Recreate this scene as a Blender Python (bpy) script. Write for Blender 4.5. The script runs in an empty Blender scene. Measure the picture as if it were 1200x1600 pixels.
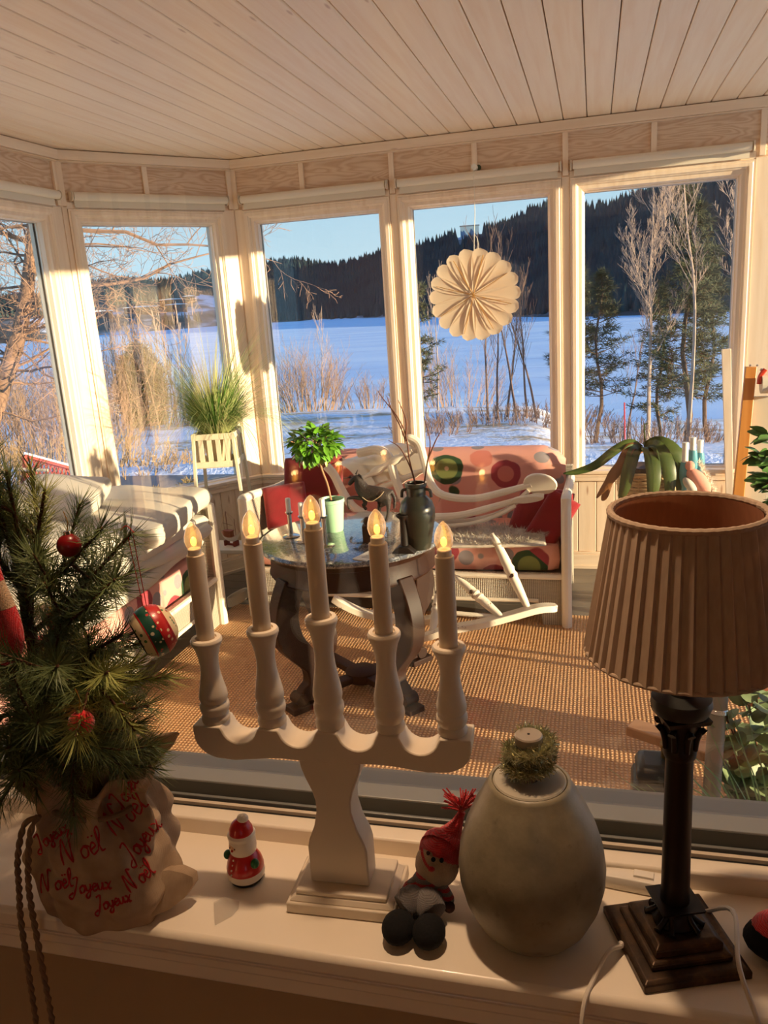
import bpy, bmesh, math, random
import numpy as np
from mathutils import Vector, Matrix
from mathutils.bvhtree import BVHTree

S = bpy.context.scene
COL = S.collection
rnd = random.Random(7)
PI = math.pi

# ------------------------------------------------------------------ camera
FPX = 1250.0
YAW, PITCH, ROLL = math.radians(15.2), math.atan(.26), math.radians(3.8)
CAM = Vector((0, 0, 1.45))
fw = Vector((-math.sin(YAW)*math.cos(PITCH), math.cos(YAW)*math.cos(PITCH), -math.sin(PITCH)))
r0 = Vector((math.cos(YAW), math.sin(YAW), 0)); u0 = r0.cross(fw)
cr = r0*math.cos(ROLL) - u0*math.sin(ROLL); cu = u0*math.cos(ROLL) + r0*math.sin(ROLL)
cam = bpy.data.objects.new('camera', bpy.data.cameras.new('camera')); COL.objects.link(cam)
cam.data.sensor_fit = 'HORIZONTAL'; cam.data.sensor_width = 36; cam.data.lens = 36*FPX/1200
cam.data.clip_start = .02; cam.data.clip_end = 6000
cam.matrix_world = Matrix(((cr.x, cu.x, -fw.x, CAM.x), (cr.y, cu.y, -fw.y, CAM.y), (cr.z, cu.z, -fw.z, CAM.z), (0, 0, 0, 1)))
S.camera = cam

# ------------------------------------------------------------------ sky, sun, exposure
S.cycles.max_bounces = 18; S.cycles.diffuse_bounces = 9; S.cycles.transparent_max_bounces = 24
S.view_settings.view_transform = 'Standard'; S.view_settings.look = 'None'
S.view_settings.gamma = 1; S.view_settings.use_curve_mapping = False
S.view_settings.exposure = EXPOSURE = 1.1
W = bpy.data.worlds.new('sky'); S.world = W; W.use_nodes = True
nt = W.node_tree; nt.nodes.clear()
o_ = nt.nodes.new('ShaderNodeOutputWorld'); b_ = nt.nodes.new('ShaderNodeBackground')
tc = nt.nodes.new('ShaderNodeTexCoord'); sx = nt.nodes.new('ShaderNodeSeparateXYZ'); rp = nt.nodes.new('ShaderNodeValToRGB')
nt.links.new(tc.outputs['Generated'], sx.inputs[0]); nt.links.new(sx.outputs['Z'], rp.inputs[0])
nt.links.new(rp.outputs[0], b_.inputs[0]); nt.links.new(b_.outputs[0], o_.inputs[0])
e = rp.color_ramp.elements
e[0].position = 0; e[0].color = (.41, .58, .69, 1)
e[1].position = 1; e[1].color = (.10, .25, .62, 1)
for p, c in ((.06, (.43, .60, .71)), (.16, (.32, .52, .68)), (.4, (.16, .34, .64))):
    k = e.new(p); k.color = (*c, 1)
b_.inputs[1].default_value = .75
SA, SE = math.radians(11), math.radians(6.2)
sd = Vector((-math.cos(SA)*math.cos(SE), math.sin(SA)*math.cos(SE), -math.sin(SE)))
sun = bpy.data.objects.new('sun', bpy.data.lights.new('sun', 'SUN')); COL.objects.link(sun)
sun.data.energy = 6.6; sun.data.color = (1, .77, .48); sun.data.angle = math.radians(.6)
sun.rotation_euler = sd.to_track_quat('-Z', 'Y').to_euler()
# unseen warm fill light added in the recess head to brighten the sill
lamp = bpy.data.objects.new('room_light', bpy.data.lights.new('room_light', 'AREA')); COL.objects.link(lamp)
lamp.data.shape = 'DISK'; lamp.data.size = .06; lamp.data.energy = 6.5; lamp.data.color = (1, .66, .40)
lamp.location = (-.25, .852, 2.165)

# ------------------------------------------------------------------ helpers
def ray(x, y):
    return (cr*(x-600) - cu*(y-800) + fw*FPX).normalized()
def atz(x, y, z):
    d = ray(x, y); return CAM + d*((z-CAM.z)/d.z)
def aty(x, y, Y):
    d = ray(x, y); return CAM + d*(Y/d.y)
def atx(x, y, X):
    d = ray(x, y); return CAM + d*(X/d.x)
def lin(c):
    return tuple(((v/255)/12.92 if v/255 <= .04045 else ((v/255+.055)/1.055)**2.4) for v in c)

MATS = {}
class NT:
    def __init__(s, m): s.t = m.node_tree; s.n = s.t.nodes; s.bsdf = s.n['Principled BSDF']; s.out = s.n['Material Output']; s._c = {}
    def add(s, t, **k):
        n = s.n.new('ShaderNode'+t)
        for a, v in k.items(): setattr(n, a, v)
        return n
    def l(s, a, b): s.t.links.new(a, b)
    def co(s, scale=(1, 1, 1), kind='Object', rot=(0, 0, 0)):
        t = s.add('TexCoord'); m = s.add('Mapping'); m.inputs['Scale'].default_value = scale; m.inputs['Rotation'].default_value = rot
        s.l(t.outputs[kind], m.inputs[0]); return m.outputs[0]
    def noise(s, scale, co=None, detail=3, rough=.5, dist=0):
        n = s.add('TexNoise'); n.inputs['Scale'].default_value = scale; n.inputs['Detail'].default_value = detail
        n.inputs['Roughness'].default_value = rough; n.inputs['Distortion'].default_value = dist
        s.l(co or s.co(), n.inputs['Vector']); return n.outputs['Fac']
    def wave(s, scale, co=None, dist=0, dscale=1, dirn='X', prof='SIN', kind='BANDS'):
        n = s.add('TexWave', bands_direction=dirn, wave_profile=prof, wave_type=kind); n.inputs['Scale'].default_value = scale
        n.inputs['Distortion'].default_value = dist; n.inputs['Detail Scale'].default_value = dscale
        s.l(co or s.co(), n.inputs['Vector']); return n.outputs['Fac']
    def vor(s, scale, co=None, out='Distance', feature='F1', rand=1):
        n = s.add('TexVoronoi', feature=feature); n.inputs['Scale'].default_value = scale; n.inputs['Randomness'].default_value = rand
        s.l(co or s.co(), n.inputs['Vector']); return n
    def ramp(s, fac, stops, const=False):
        r = s.add('ValToRGB'); e = r.color_ramp.elements
        if const: r.color_ramp.interpolation = 'CONSTANT'
        while len(e) > 1: e.remove(e[-1])
        e[0].position = stops[0][0]; e[0].color = (*stops[0][1], 1)
        for p, c in stops[1:]:
            k = e.new(p); k.color = (*c, 1)
        s.l(fac, r.inputs[0]); return r.outputs[0]
    def math(s, op, a, b=None):
        n = s.add('Math', operation=op)
        for i, v in enumerate((a, b)):
            if v is None: continue
            if isinstance(v, (int, float)): n.inputs[i].default_value = v
            else: s.l(v, n.inputs[i])
        return n.outputs[0]
    def mix(s, fac, a, b, mode='MIX'):
        n = s.add('Mix', data_type='RGBA', blend_type=mode)
        for i, v in ((0, fac), (6, a), (7, b)):
            if isinstance(v, (int, float)): n.inputs[i].default_value = v
            elif isinstance(v, tuple): n.inputs[i].default_value = (*v, 1)
            else: s.l(v, n.inputs[i])
        return n.outputs[2]
    def color(s, c): s.l(c, s.bsdf.inputs['Base Color'])
    def bump(s, h, strength=.3, dist=.002):
        b = s.add('Bump'); b.inputs['Strength'].default_value = strength; b.inputs['Distance'].default_value = dist
        s.l(h, b.inputs['Height']); s.l(b.outputs[0], s.bsdf.inputs['Normal'])
def mat(name, c, rough=.5, metal=0, vary=0, vscale=8, bump=0, bscale=60, bdist=.002, stretch=(1, 1, 1), sheen=0, coat=0, trans=0, emit=None, es=0, ior=1.45):
    if name in MATS: return MATS[name]
    m = bpy.data.materials.new(name); m.use_nodes = True; MATS[name] = m
    n = NT(m); p = n.bsdf.inputs; c = lin(c)
    p['Base Color'].default_value = (*c, 1); p['Roughness'].default_value = rough; p['Metallic'].default_value = metal
    p['Sheen Weight'].default_value = sheen; p['Coat Weight'].default_value = coat; p['Transmission Weight'].default_value = trans; p['IOR'].default_value = ior
    if emit: p['Emission Color'].default_value = (*lin(emit), 1); p['Emission Strength'].default_value = es
    if vary:
        f = n.noise(vscale, n.co(stretch), 4)
        n.color(n.ramp(f, [(.3, tuple(x*(1-vary) for x in c)), (.7, tuple(min(1, x*(1+vary*.6)) for x in c))]))
    if bump: n.bump(n.noise(bscale, n.co(stretch), 3), bump, bdist)
    return m

class MB:
    def __init__(s): s.v = []; s.f = []; s.m = []; s.cm = 0
    def mi(s, i): s.cm = i; return s
    def add(s, v, f, M=None):
        b = len(s.v)
        s.v += [tuple(M @ Vector(p)) for p in v] if M is not None else [tuple(p) for p in v]
        for q in f: s.f.append(tuple(b+i for i in q)); s.m.append(s.cm)
        return s
    def box(s, c, d, M=None, rz=0, taper=1):
        x, y, z = d[0]/2, d[1]/2, d[2]/2; t = taper
        v = [(-x, -y, -z), (x, -y, -z), (x, y, -z), (-x, y, -z), (-x*t, -y*t, z), (x*t, -y*t, z), (x*t, y*t, z), (-x*t, y*t, z)]
        R = Matrix.Translation(c) @ Matrix.Rotation(rz, 4, 'Z')
        if M is not None: R = M @ R
        return s.add(v, [(0, 3, 2, 1), (4, 5, 6, 7), (0, 1, 5, 4), (1, 2, 6, 5), (2, 3, 7, 6), (3, 0, 4, 7)], R)
    def bx(s, x0, x1, y0, y1, z0, z1, M=None): return s.box(((x0+x1)/2, (y0+y1)/2, (z0+z1)/2), (x1-x0, y1-y0, z1-z0), M)
    def tube(s, pts, r, n=8, cap=True, sx=1, M=None, phase=0, up=None):
        pts = [Vector(p) for p in pts]; k = len(pts)
        R = r if isinstance(r, (list, tuple)) else [r]*k
        v = []; prev = None
        for i in range(k):
            t = (pts[min(i+1, k-1)] - pts[max(i-1, 0)])
            if t.length < 1e-9: t = Vector((0, 0, 1))
            t.normalize()
            if prev is None:
                a = Vector(up) if up else (Vector((0, 0, 1)) if abs(t.z) < .9 else Vector((1, 0, 0)))
                prev = (a - t*a.dot(t)).normalized()
            else:
                prev = prev - t*prev.dot(t)
                prev = prev.normalized() if prev.length > 1e-6 else t.orthogonal().normalized()
            b = t.cross(prev)
            for j in range(n):
                a = 2*PI*j/n + phase
                v.append(pts[i] + (prev*math.cos(a) + b*math.sin(a)*sx)*R[i])
        f = [(i*n+j, i*n+(j+1) % n, (i+1)*n+(j+1) % n, (i+1)*n+j) for i in range(k-1) for j in range(n)]
        if cap: f += [tuple(range(n))[::-1], tuple((k-1)*n+j for j in range(n))]
        return s.add(v, f, M)
    def cyl(s, a, b, r, r2=None, n=16, cap=True): return s.tube([a, b], [r, r if r2 is None else r2], n, cap)
    def lathe(s, prof, c=(0, 0, 0), n=32, M=None, cap=True, mats=None, lobes=0, amp=0, fn=None):
        v = []; f = []
        for i, (r, z) in enumerate(prof):
            for j in range(n):
                a = 2*PI*j/n; q = r*(1+amp*math.cos(lobes*a)) if lobes else r
                if fn: q, a, z2 = fn(q, a, z)
                else: z2 = z
                v.append((c[0]+q*math.cos(a), c[1]+q*math.sin(a), c[2]+z2))
        k = len(prof); b0 = s.cm
        T = M
        base = len(s.v); s.add(v, [], T)
        for i in range(k-1):
            for j in range(n):
                s.f.append((base+i*n+j, base+i*n+(j+1) % n, base+(i+1)*n+(j+1) % n, base+(i+1)*n+j)); s.m.append(mats[i] if mats else b0)
        if cap:
            if prof[0][0] > 1e-6: s.f.append(tuple(base+j for j in range(n))[::-1]); s.m.append(mats[0] if mats else b0)
            if prof[-1][0] > 1e-6: s.f.append(tuple(base+(k-1)*n+j for j in range(n))); s.m.append(mats[-1] if mats else b0)
        return s
    def ball(s, c, r, n=16, M=None):
        r = (r, r, r) if isinstance(r, (int, float)) else r
        h = max(4, n//2); v = []; f = []
        for i in range(1, h):
            for j in range(n):
                t = PI*i/h; a = 2*PI*j/n
                v.append((c[0]+r[0]*math.sin(t)*math.cos(a), c[1]+r[1]*math.sin(t)*math.sin(a), c[2]-r[2]*math.cos(t)))
        v += [(c[0], c[1], c[2]-r[2]), (c[0], c[1], c[2]+r[2])]
        for i in range(h-2):
            for j in range(n): f.append((i*n+j, i*n+(j+1) % n, (i+1)*n+(j+1) % n, (i+1)*n+j))
        B = (h-1)*n
        for j in range(n): f += [(B, (j+1) % n, j), (B+1, (h-2)*n+j, (h-2)*n+(j+1) % n)]
        return s.add(v, f, M)
    def prism(s, poly, y0, y1, M=None):
        """extrude an xz outline (counter-clockwise seen from -y) from y0 to y1"""
        n = len(poly); v = [(x, y0, z) for x, z in poly] + [(x, y1, z) for x, z in poly]
        return s.add(v, [tuple(range(n)), tuple(range(n, 2*n))[::-1]] + [(i, i+n, (i+1) % n+n, (i+1) % n) for i in range(n)], M)
    def grid(s, fn, nu, nv, M=None, two=0):
        v = [fn(i/nu, j/nv) for i in range(nu+1) for j in range(nv+1)]
        return s.add(v, [(i*(nv+1)+j, (i+1)*(nv+1)+j, (i+1)*(nv+1)+j+1, i*(nv+1)+j+1) for i in range(nu) for j in range(nv)], M)
    def pillow(s, d, M=None, n=14, p=2.6, puff=1, fn=None, edge=.25):
        """stuffed cushion: superellipse outline, thick middle, seam edge"""
        v = []; f = []; w, l, h = d
        for sg in (1, -1):
            for i in range(n+1):
                for j in range(n+1):
                    a, b = 2*i/n-1, 2*j/n-1
                    a = math.sin(a*PI/2); b = math.sin(b*PI/2)
                    t = max(0, (1-abs(a)**p))*max(0, (1-abs(b)**p)); t = edge*min(1, t*20)**.5 + (1-edge)*t**(.5*puff) if t > 0 else 0
                    x, y, z = a*w/2*(1-.06*abs(b)**3*0), b*l/2, sg*t*h/2
                    if fn: x, y, z = fn(x, y, z)
                    v.append((x, y, z))
        N = (n+1)**2
        for i in range(n):
            for j in range(n):
                q = (i*(n+1)+j, (i+1)*(n+1)+j, (i+1)*(n+1)+j+1, i*(n+1)+j+1)
                f.append(q); f.append(tuple(N+k for k in q[::-1]))
        return s.add(v, f, M)
    def shift(s, d): s.v = [(a+d[0], b+d[1], c+d[2]) for a, b, c in s.v]; return s

def put(name, mb, m, parent=None, bevel=0, smooth=35, sub=0, loc=None, weld=False):
    me = bpy.data.meshes.new(name); me.from_pydata(mb.v, [], mb.f)
    ms = m if isinstance(m, (list, tuple)) else [m]
    for x in ms: me.materials.append(x)
    if len(ms) > 1: me.polygons.foreach_set('material_index', mb.m)
    if weld:
        b = bmesh.new(); b.from_mesh(me); bmesh.ops.remove_doubles(b, verts=b.verts, dist=1e-5); b.to_mesh(me); b.free()
    me.update()
    if smooth:
        me.polygons.foreach_set('use_smooth', [True]*len(me.polygons)); me.set_sharp_from_angle(angle=math.radians(smooth))
    o = bpy.data.objects.new(name, me); COL.objects.link(o)
    if parent is not None: o.parent = parent
    if loc is not None: o.location = loc
    if bevel:
        k = o.modifiers.new('bevel', 'BEVEL'); k.width = bevel; k.segments = 2; k.limit_method = 'ANGLE'; k.harden_normals = False
    if sub:
        k = o.modifiers.new('sub', 'SUBSURF'); k.levels = sub; k.render_levels = sub
    return o
def tag(o, label=None, cat=None, group=None, kind=None):
    for k, v in (('label', label), ('category', cat), ('group', group), ('kind', kind)):
        if v: o[k] = v
    return o
def thing(name, label, cat, loc=(0, 0, 0), rz=0, group=None):
    o = bpy.data.objects.new(name, None); COL.objects.link(o); o.location = loc; o.rotation_euler = (0, 0, rz); o.empty_display_size = .05
    bpy.context.view_layer.update() if False else None
    return tag(o, label, cat, group)
def wpart(t, name, mb, m, **k):
    """part whose mesh was built in world coordinates (its thing is not rotated)"""
    p = t; off = Vector((0, 0, 0))
    while p is not None: off += Vector(p.location); p = p.parent
    mb.shift(-off); return put(name, mb, m, t, **k)
def solo(name, mb, m, label, cat, loc=None, group=None, kind=None, **k):
    """one-mesh thing built in world coordinates; origin moved to its base"""
    a = np.array(mb.v); c = ((a[:, 0].min()+a[:, 0].max())/2, (a[:, 1].min()+a[:, 1].max())/2, a[:, 2].min())
    mb.shift((-c[0], -c[1], -c[2])); o = put(name, mb, m, None, loc=c, **k)
    return tag(o, label, cat, group, kind)
def copy_tree(o, parent=None):
    c = o.copy(); COL.objects.link(c)
    if parent is not None: c.parent = parent
    for ch in list(KIDS.get(o.name, o.children)): copy_tree(ch, c)
    return c
KIDS = {}
def rots(rx, ry, rz): return Matrix.Rotation(rz, 4, 'Z') @ Matrix.Rotation(ry, 4, 'Y') @ Matrix.Rotation(rx, 4, 'X')
def smoothpath(pts, k=4):
    """catmull-rom resample"""
    P = [Vector(p) for p in pts]; P = [P[0]*2-P[1]] + P + [P[-1]*2-P[-2]]; out = []
    for i in range(1, len(P)-2):
        for j in range(k):
            t = j/k; a, b, c, d = P[i-1:i+3]
            out.append(.5*((2*b) + (c-a)*t + (2*a-5*b+4*c-d)*t*t + (3*b-a-3*c+d)*t**3))
    out.append(P[-2]); return out
def interp(x, xs, ys): return float(np.interp(x, xs, ys))

# ------------------------------------------------------------------ materials
def wood_mat(name, c1, c2, c3, axis, rough=.45, knots=True):
    m = bpy.data.materials.new(name); m.use_nodes = True; MATS[name] = m; n = NT(m)
    sc = {'x': (1.2, 22, 22), 'y': (22, 1.2, 22), 'z': (22, 22, 1.2)}[axis]
    inf = n.add('ObjectInfo'); co = n.co(sc)
    ad = n.add('VectorMath', operation='ADD'); n.l(co, ad.inputs[0])
    cb = n.add('CombineXYZ'); mm = n.math('MULTIPLY', inf.outputs['Random'], 37); n.l(mm, cb.inputs[0]); n.l(mm, cb.inputs[1]); n.l(mm, cb.inputs[2]); n.l(cb.outputs[0], ad.inputs[1])
    f = n.noise(1.3, ad.outputs[0], 5, .55, .6)
    col = n.ramp(f, [(.25, lin(c2)), (.55, lin(c1)), (.8, lin(tuple(min(255, x+8) for x in c1)))])
    if knots:
        k = n.vor(2.3, n.co({'x': (1.1, 5, 5), 'y': (5, 1.1, 5), 'z': (5, 5, 1.1)}[axis])).outputs['Distance']
        col = n.mix(n.ramp(k, [(0, (1, 1, 1)), (.05, (.6, .6, .6)), (.085, (0, 0, 0))]), col, lin(c3))
    n.color(col); n.bsdf.inputs['Roughness'].default_value = rough; n.bump(f, .15, .002)
    return m
WPZ = wood_mat('whitewashed_pine_upright', (246, 226, 202), (234, 209, 180), (180, 140, 110), 'z')
WPX = wood_mat('whitewashed_pine_level', (246, 226, 202), (234, 209, 180), (180, 140, 110), 'x')
WPY = wood_mat('whitewashed_pine_ceiling', (250, 234, 212), (243, 220, 192), (190, 158, 130), 'y')
def ply():
    m = bpy.data.materials.new('plywood'); m.use_nodes = True; MATS['plywood'] = m; n = NT(m)
    inf = n.add('ObjectInfo'); ad = n.add('VectorMath', operation='ADD'); n.l(n.co((1.6, 1, 9)), ad.inputs[0])
    cb = n.add('CombineXYZ'); mm = n.math('MULTIPLY', inf.outputs['Random'], 53)
    for i in range(3): n.l(mm, cb.inputs[i])
    n.l(cb.outputs[0], ad.inputs[1])
    f = n.noise(1.5, ad.outputs[0], 2.2, .45, .35)
    g = n.math('SINE', n.math('MULTIPLY', f, 75))
    g2 = n.noise(60, n.co((1, 1, 12)), 2)
    c = n.ramp(n.math('ADD', n.math('MULTIPLY', g, .35), .5), [(.1, lin((228, 203, 176))), (.6, lin((216, 184, 152))), (.95, lin((198, 160, 126)))])
    n.color(n.mix(n.math('MULTIPLY', g2, .25), c, lin((228, 210, 190)))); n.bsdf.inputs['Roughness'].default_value = .5
    return m
PLY = ply()
PAINT = mat('cream_window_paint', (222, 208, 188), .4, vary=.05, bump=.05)
SILLM = mat('gloss_sill_paint', (242, 230, 210), .32, vary=.03, vscale=5, bump=.04, bscale=20, coat=.2)
ALU = mat('grey_aluminium', (150, 152, 150), .42, .35)
ALUD = mat('dark_aluminium', (82, 84, 80), .45, .3)
GASK = mat('black_gasket', (26, 25, 24), .8)
BLIND = mat('blind_fabric', (232, 222, 204), .8, bump=.1, bscale=400, bdist=.0005)
def glass_mat(name, tint=(1, 1, 1), refl=1.0):
    m = bpy.data.materials.new(name); m.use_nodes = True; MATS[name] = m; n = NT(m)
    n.n.remove(n.bsdf); t = n.add('BsdfTransparent'); g = n.add('BsdfGlossy'); g.inputs['Roughness'].default_value = .004
    t.inputs[0].default_value = (*tint, 1); g.inputs[0].default_value = (1, 1, 1, 1)
    fr = n.add('LayerWeight'); fr.inputs[0].default_value = .5; mx = n.add('MixShader')
    n.l(n.math('MULTIPLY', n.math('ADD', n.math('MULTIPLY', n.math('POWER', fr.outputs['Facing'], 5), .9), .04), refl), mx.inputs[0]); n.l(t.outputs[0], mx.inputs[1]); n.l(g.outputs[0], mx.inputs[2]); n.l(mx.outputs[0], n.out.inputs[0])
    return m
GLASS = glass_mat('window_glass', (.97, .98, .975), 1.0)
GLASS_IN = glass_mat('room_window_glass', (.975, .98, .975), 1.6)
CLEAR = glass_mat('clear_plastic', (.9, .9, .9), 1.5)
BULB = glass_mat('bulb_glass', (1, .93, .82), 4.0)
n_ = NT.__new__(NT); n_.t = BULB.node_tree; n_.n = n_.t.nodes; n_.out = BULB.node_tree.nodes['Material Output']
_mx = n_.out.inputs[0].links[0].from_node; _d = n_.add('BsdfTranslucent'); _d.inputs[0].default_value = (.9, .75, .5, 1); _m2 = n_.add('MixShader'); _m2.inputs[0].default_value = .16
n_.l(_mx.outputs[0], _m2.inputs[1]); n_.l(_d.outputs[0], _m2.inputs[2]); n_.l(_m2.outputs[0], n_.out.inputs[0])
# ------------------------------------------------------------------ sunroom shell
FZ, CZ, WY = -.125, 2.305, 4.59
def ring(mb, x0, x1, z0, z1, prof):
    """mitred frame round a rectangle; prof = (distance outward from the glass edge, y)"""
    k = len(prof); v = []
    for d, y in prof: v += [(x0-d, y, z0-d), (x1+d, y, z0-d), (x1+d, y, z1+d), (x0-d, y, z1+d)]
    f = []
    for i in range(k-1):
        for j in range(4): f.append((i*4+j, i*4+(j+1) % 4, (i+1)*4+(j+1) % 4, (i+1)*4+j))
    mb.add(v, f); return mb
PROF = [(-.002, .085), (-.002, .062), (0, .06), (0, .034), (.006, .030), (.010, .022), (.013, .012), (.030, .010), (.034, .004), (.040, .001), (.043, -.004), (.060, -.004), (.064, -.001), (.072, -.001), (.074, .012)]
PROFO = [(.074, .012), (.074, .1), (-.002, .1), (-.002, .072)]
winc = [0]
def wall(name, A, B, wins, dado=True, z_rail=.455, boards=True, hz=.31):
    """local frame: x from A to B, +y outwards, z up. wins: (s0,s1,z0,z1)"""
    A = Vector((*A, 0)); B = Vector((*B, 0)); d = B-A; L = d.length
    wins = sorted(wins)
    # structure mesh: header and dado core
    mb = MB(); mb.bx(0, L, .03, .13, CZ-hz, CZ)
    zb = min([x[2] for x in wins]+[z_rail])
    xs = [0]
    for s0, s1, z0, z1 in wins:
        mb.bx(xs[-1], s0-.03, .03, .13, FZ, CZ-hz); xs.append(s1+.03)
        mb.bx(s0-.03, s1+.03, .03, .13, FZ, z0-.03)
        mb.bx(s0-.03, s1+.03, .03, .13, z1+.03, CZ-hz)
    mb.bx(xs[-1], L, .03, .13, FZ, CZ-hz)
    w = put(name, mb, WPX); w.location = A; w.rotation_euler = (0, 0, math.atan2(d.y, d.x)); tag(w, kind='structure')
    # posts between windows: flat upright boards
    edges = [0] + [e for q in wins for e in (q[0]-.074, q[1]+.074)] + [L]
    for i in range(0, len(edges), 2):
        a, b = edges[i], edges[i+1]
        if b-a < .012: continue
        k = max(1, round((b-a)/.13)); wd = (b-a)/k
        for j in range(k):
            put('post_board', MB().bx(a+j*wd+.0008, a+(j+1)*wd-.0008, .006, .03, z_rail, 2.03 if hz > .2 else CZ-hz), WPZ, w, bevel=.0015)
    for s0, s1, z0, z1 in wins:
        put('lintel_board', MB().bx(s0-.074, s1+.074, .008, .03, z1+.074, 2.055), WPX, w, bevel=.0015) if z1+.074 < 2.05 else None
        n = 'window_%d' % winc[0]; winc[0] += 1
        o = put(n, ring(MB(), s0, s1, z0, z1, PROF), WPZ, None, smooth=0); tag(o, kind='structure')
        o.location = A; o.rotation_euler = w.rotation_euler
        put('outer_frame', ring(MB(), s0, s1, z0, z1, PROFO), PAINT, o, smooth=0)
        put('pane', MB().bx(s0-.004, s1+.004, .064, .068, z0-.004, z1+.004), GLASS, o, smooth=0)
    # dado boards, rail, baseboard
    zt = z_rail-.03
    low = [q for q in wins if q[2] < z_rail-.1]
    def spans(a, b):
        for q in low:
            if q[0]-.08 < b and q[1]+.08 > a: return False
        return True
    if boards:
        k = round(L/.102); wd = L/k; m0 = bpy.data.meshes
        proto = None
        for j in range(k):
            if not spans(j*wd, (j+1)*wd): continue
            if proto is None:
                proto = put('dado_board', MB().bx(.0012, wd-.0012, .008, .03, FZ+.1, zt), WPZ, w, bevel=.003); o = proto
            else: o = proto.copy(); COL.objects.link(o)
            o.location = (j*wd, 0, 0)
    if not low:
        put('rail', MB().bx(0, L, -.03, .03, z_rail-.012, z_rail+.008).bx(0, L, -.012, .03, z_rail-.055, z_rail-.012).bx(0, L, -.018, .03, z_rail-.03, z_rail-.012), WPX, w, bevel=.004)
        put('baseboard', MB().bx(0, L, -.008, .03, FZ, FZ+.085).bx(0, L, -.003, .03, FZ+.085, FZ+.1).bx(0, L, -.016, .0, FZ, FZ+.02), WPX, w, bevel=.003)
    # crown, plywood frieze and battens
    put('crown_moulding', MB().bx(0, L, -.03, .03, CZ-.055, CZ-.008).bx(0, L, -.02, .03, CZ-.062, CZ-.055), WPX, w, bevel=.004)
    return w, L
def frieze(w, L, cuts, ends=True):
    cuts = sorted(cuts)
    xs = [0]+cuts+[L]
    for i in range(len(xs)-1):
        put('plywood_panel', MB().bx(xs[i], xs[i+1], .012, .03, 2.03, CZ-.055), PLY, w)
    for c in cuts + ([.014, L-.014] if ends else []):
        put('batten', MB().bx(c-.014, c+.014, -.002, .012, 2.035, CZ-.055), WPZ, w, bevel=.0015)
def blind(w, x0, x1, label, flap=True):
    """roller blind rolled up over a window: fabric roll, two end brackets"""
    R = w.matrix_basis if False else Matrix.LocRotScale(w.location, w.rotation_euler, None)
    t = thing('roller_blind', label, 'blind', R @ Vector(((x0+x1)/2, -.02, 2.08)), w.rotation_euler.z, 'rolled up roller blinds')
    h = (x1-x0)/2
    put('fabric_roll', MB().tube([(-h+.014, 0, 0), (h-.014, 0, 0)], .021, 20), BLIND, t)
    for s in (-1, 1):
        b = MB().tube([(s*(h-.009), 0, 0), (s*(h-.003), 0, 0)], .024, 20).bx(*sorted((s*(h-.006), s*h)), -.012, .03, -.024, .024)
        put('bracket', b, PAINT, t, bevel=.001)
    if flap:
        put('fabric_hem', MB().bx(-h+.02, h-.02, .016, .0175, -.045, 0).bx(-h+.02, h-.02, .013, .0205, -.052, -.044), BLIND, t)
    return t
P1, P2 = (-2.03, 4.59), (-2.62, 3.80)
XR = 1.75
# back wall: x from P1 to the right corner, +y outwards
G0, G1 = .47, 1.948
W_ = lambda a, b: (a+2.03, b+2.03, G0, G1)
wb, LB = wall('wall_back', P1, (XR, 4.59), [W_(-1.905, -1.172), W_(-.986, -.241), W_(-.052, .697), W_(1.0, 1.62)])
frieze(wb, LB, [x+2.03 for x in (-1.60, -1.078, -.62, -.147, .29, .80, 1.2)])
for a, b, s in ((-1.985, -1.10, 'second from the left corner, above the topiary window'), (-1.057, -.166, 'behind the hook of the paper flower'), (-.123, .76, 'over the right-hand window, widest in view')):
    blind(wb, a+2.03, b+2.03, 'cream roller blind rolled up, ' + s, True)
# bay wall: from P2 to P1
wy_, LY = wall('wall_bay', P2, P1, [(LY0, LY1, G0, G1) for LY0, LY1 in [(.986-.885, .986-.137)]])
frieze(wy_, LY, [LY-.519])
blind(wy_, .045, .948, 'cream roller blind rolled up over the slanted bay window behind the grass')
# left wall: from house to P2 
wl, LL = wall('wall_left', (-2.62, 1.0), P2, [(2.8-.14-.78, 2.8-.14, G0, G1), (2.8-.14-.78*2-.2, 2.8-.14-.78-.2, G0, G1)])
frieze(wl, LL, [2.8-.62, 2.8-1.05, 1.2, .6])
blind(wl, 2.8-.95, 2.8-.035, 'cream roller blind rolled up at the far left edge of the picture')
# right wall, from the back corner towards the house; out of view, glazed to the floor to let more sun in
wr, LR = wall('wall_right', (XR, 4.59), (XR, 1.0), [(.09, 1.17, FZ+.09, 2.2), (1.32, 2.40, FZ+.09, 2.2), (2.55, 3.48, FZ+.09, 2.2)], boards=False, hz=.09)
# corner posts where the slanted bay wall meets its neighbours
for nm, P in (('trim_corner_back', (-2.03, 4.59)), ('trim_corner_left', (-2.62, 3.80))):
    d = Vector((.89, -.45, 0)) if nm.endswith('left') else Vector((.45, -.89, 0))
    o = put(nm, MB().box((0, .055, (FZ+CZ)/2), (.10, .09, CZ-FZ)), WPZ); o.location = (P[0], P[1], 0); o.rotation_euler = (0, 0, math.radians(63 if nm.endswith('left') else 27)); tag(o, kind='structure')
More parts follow.
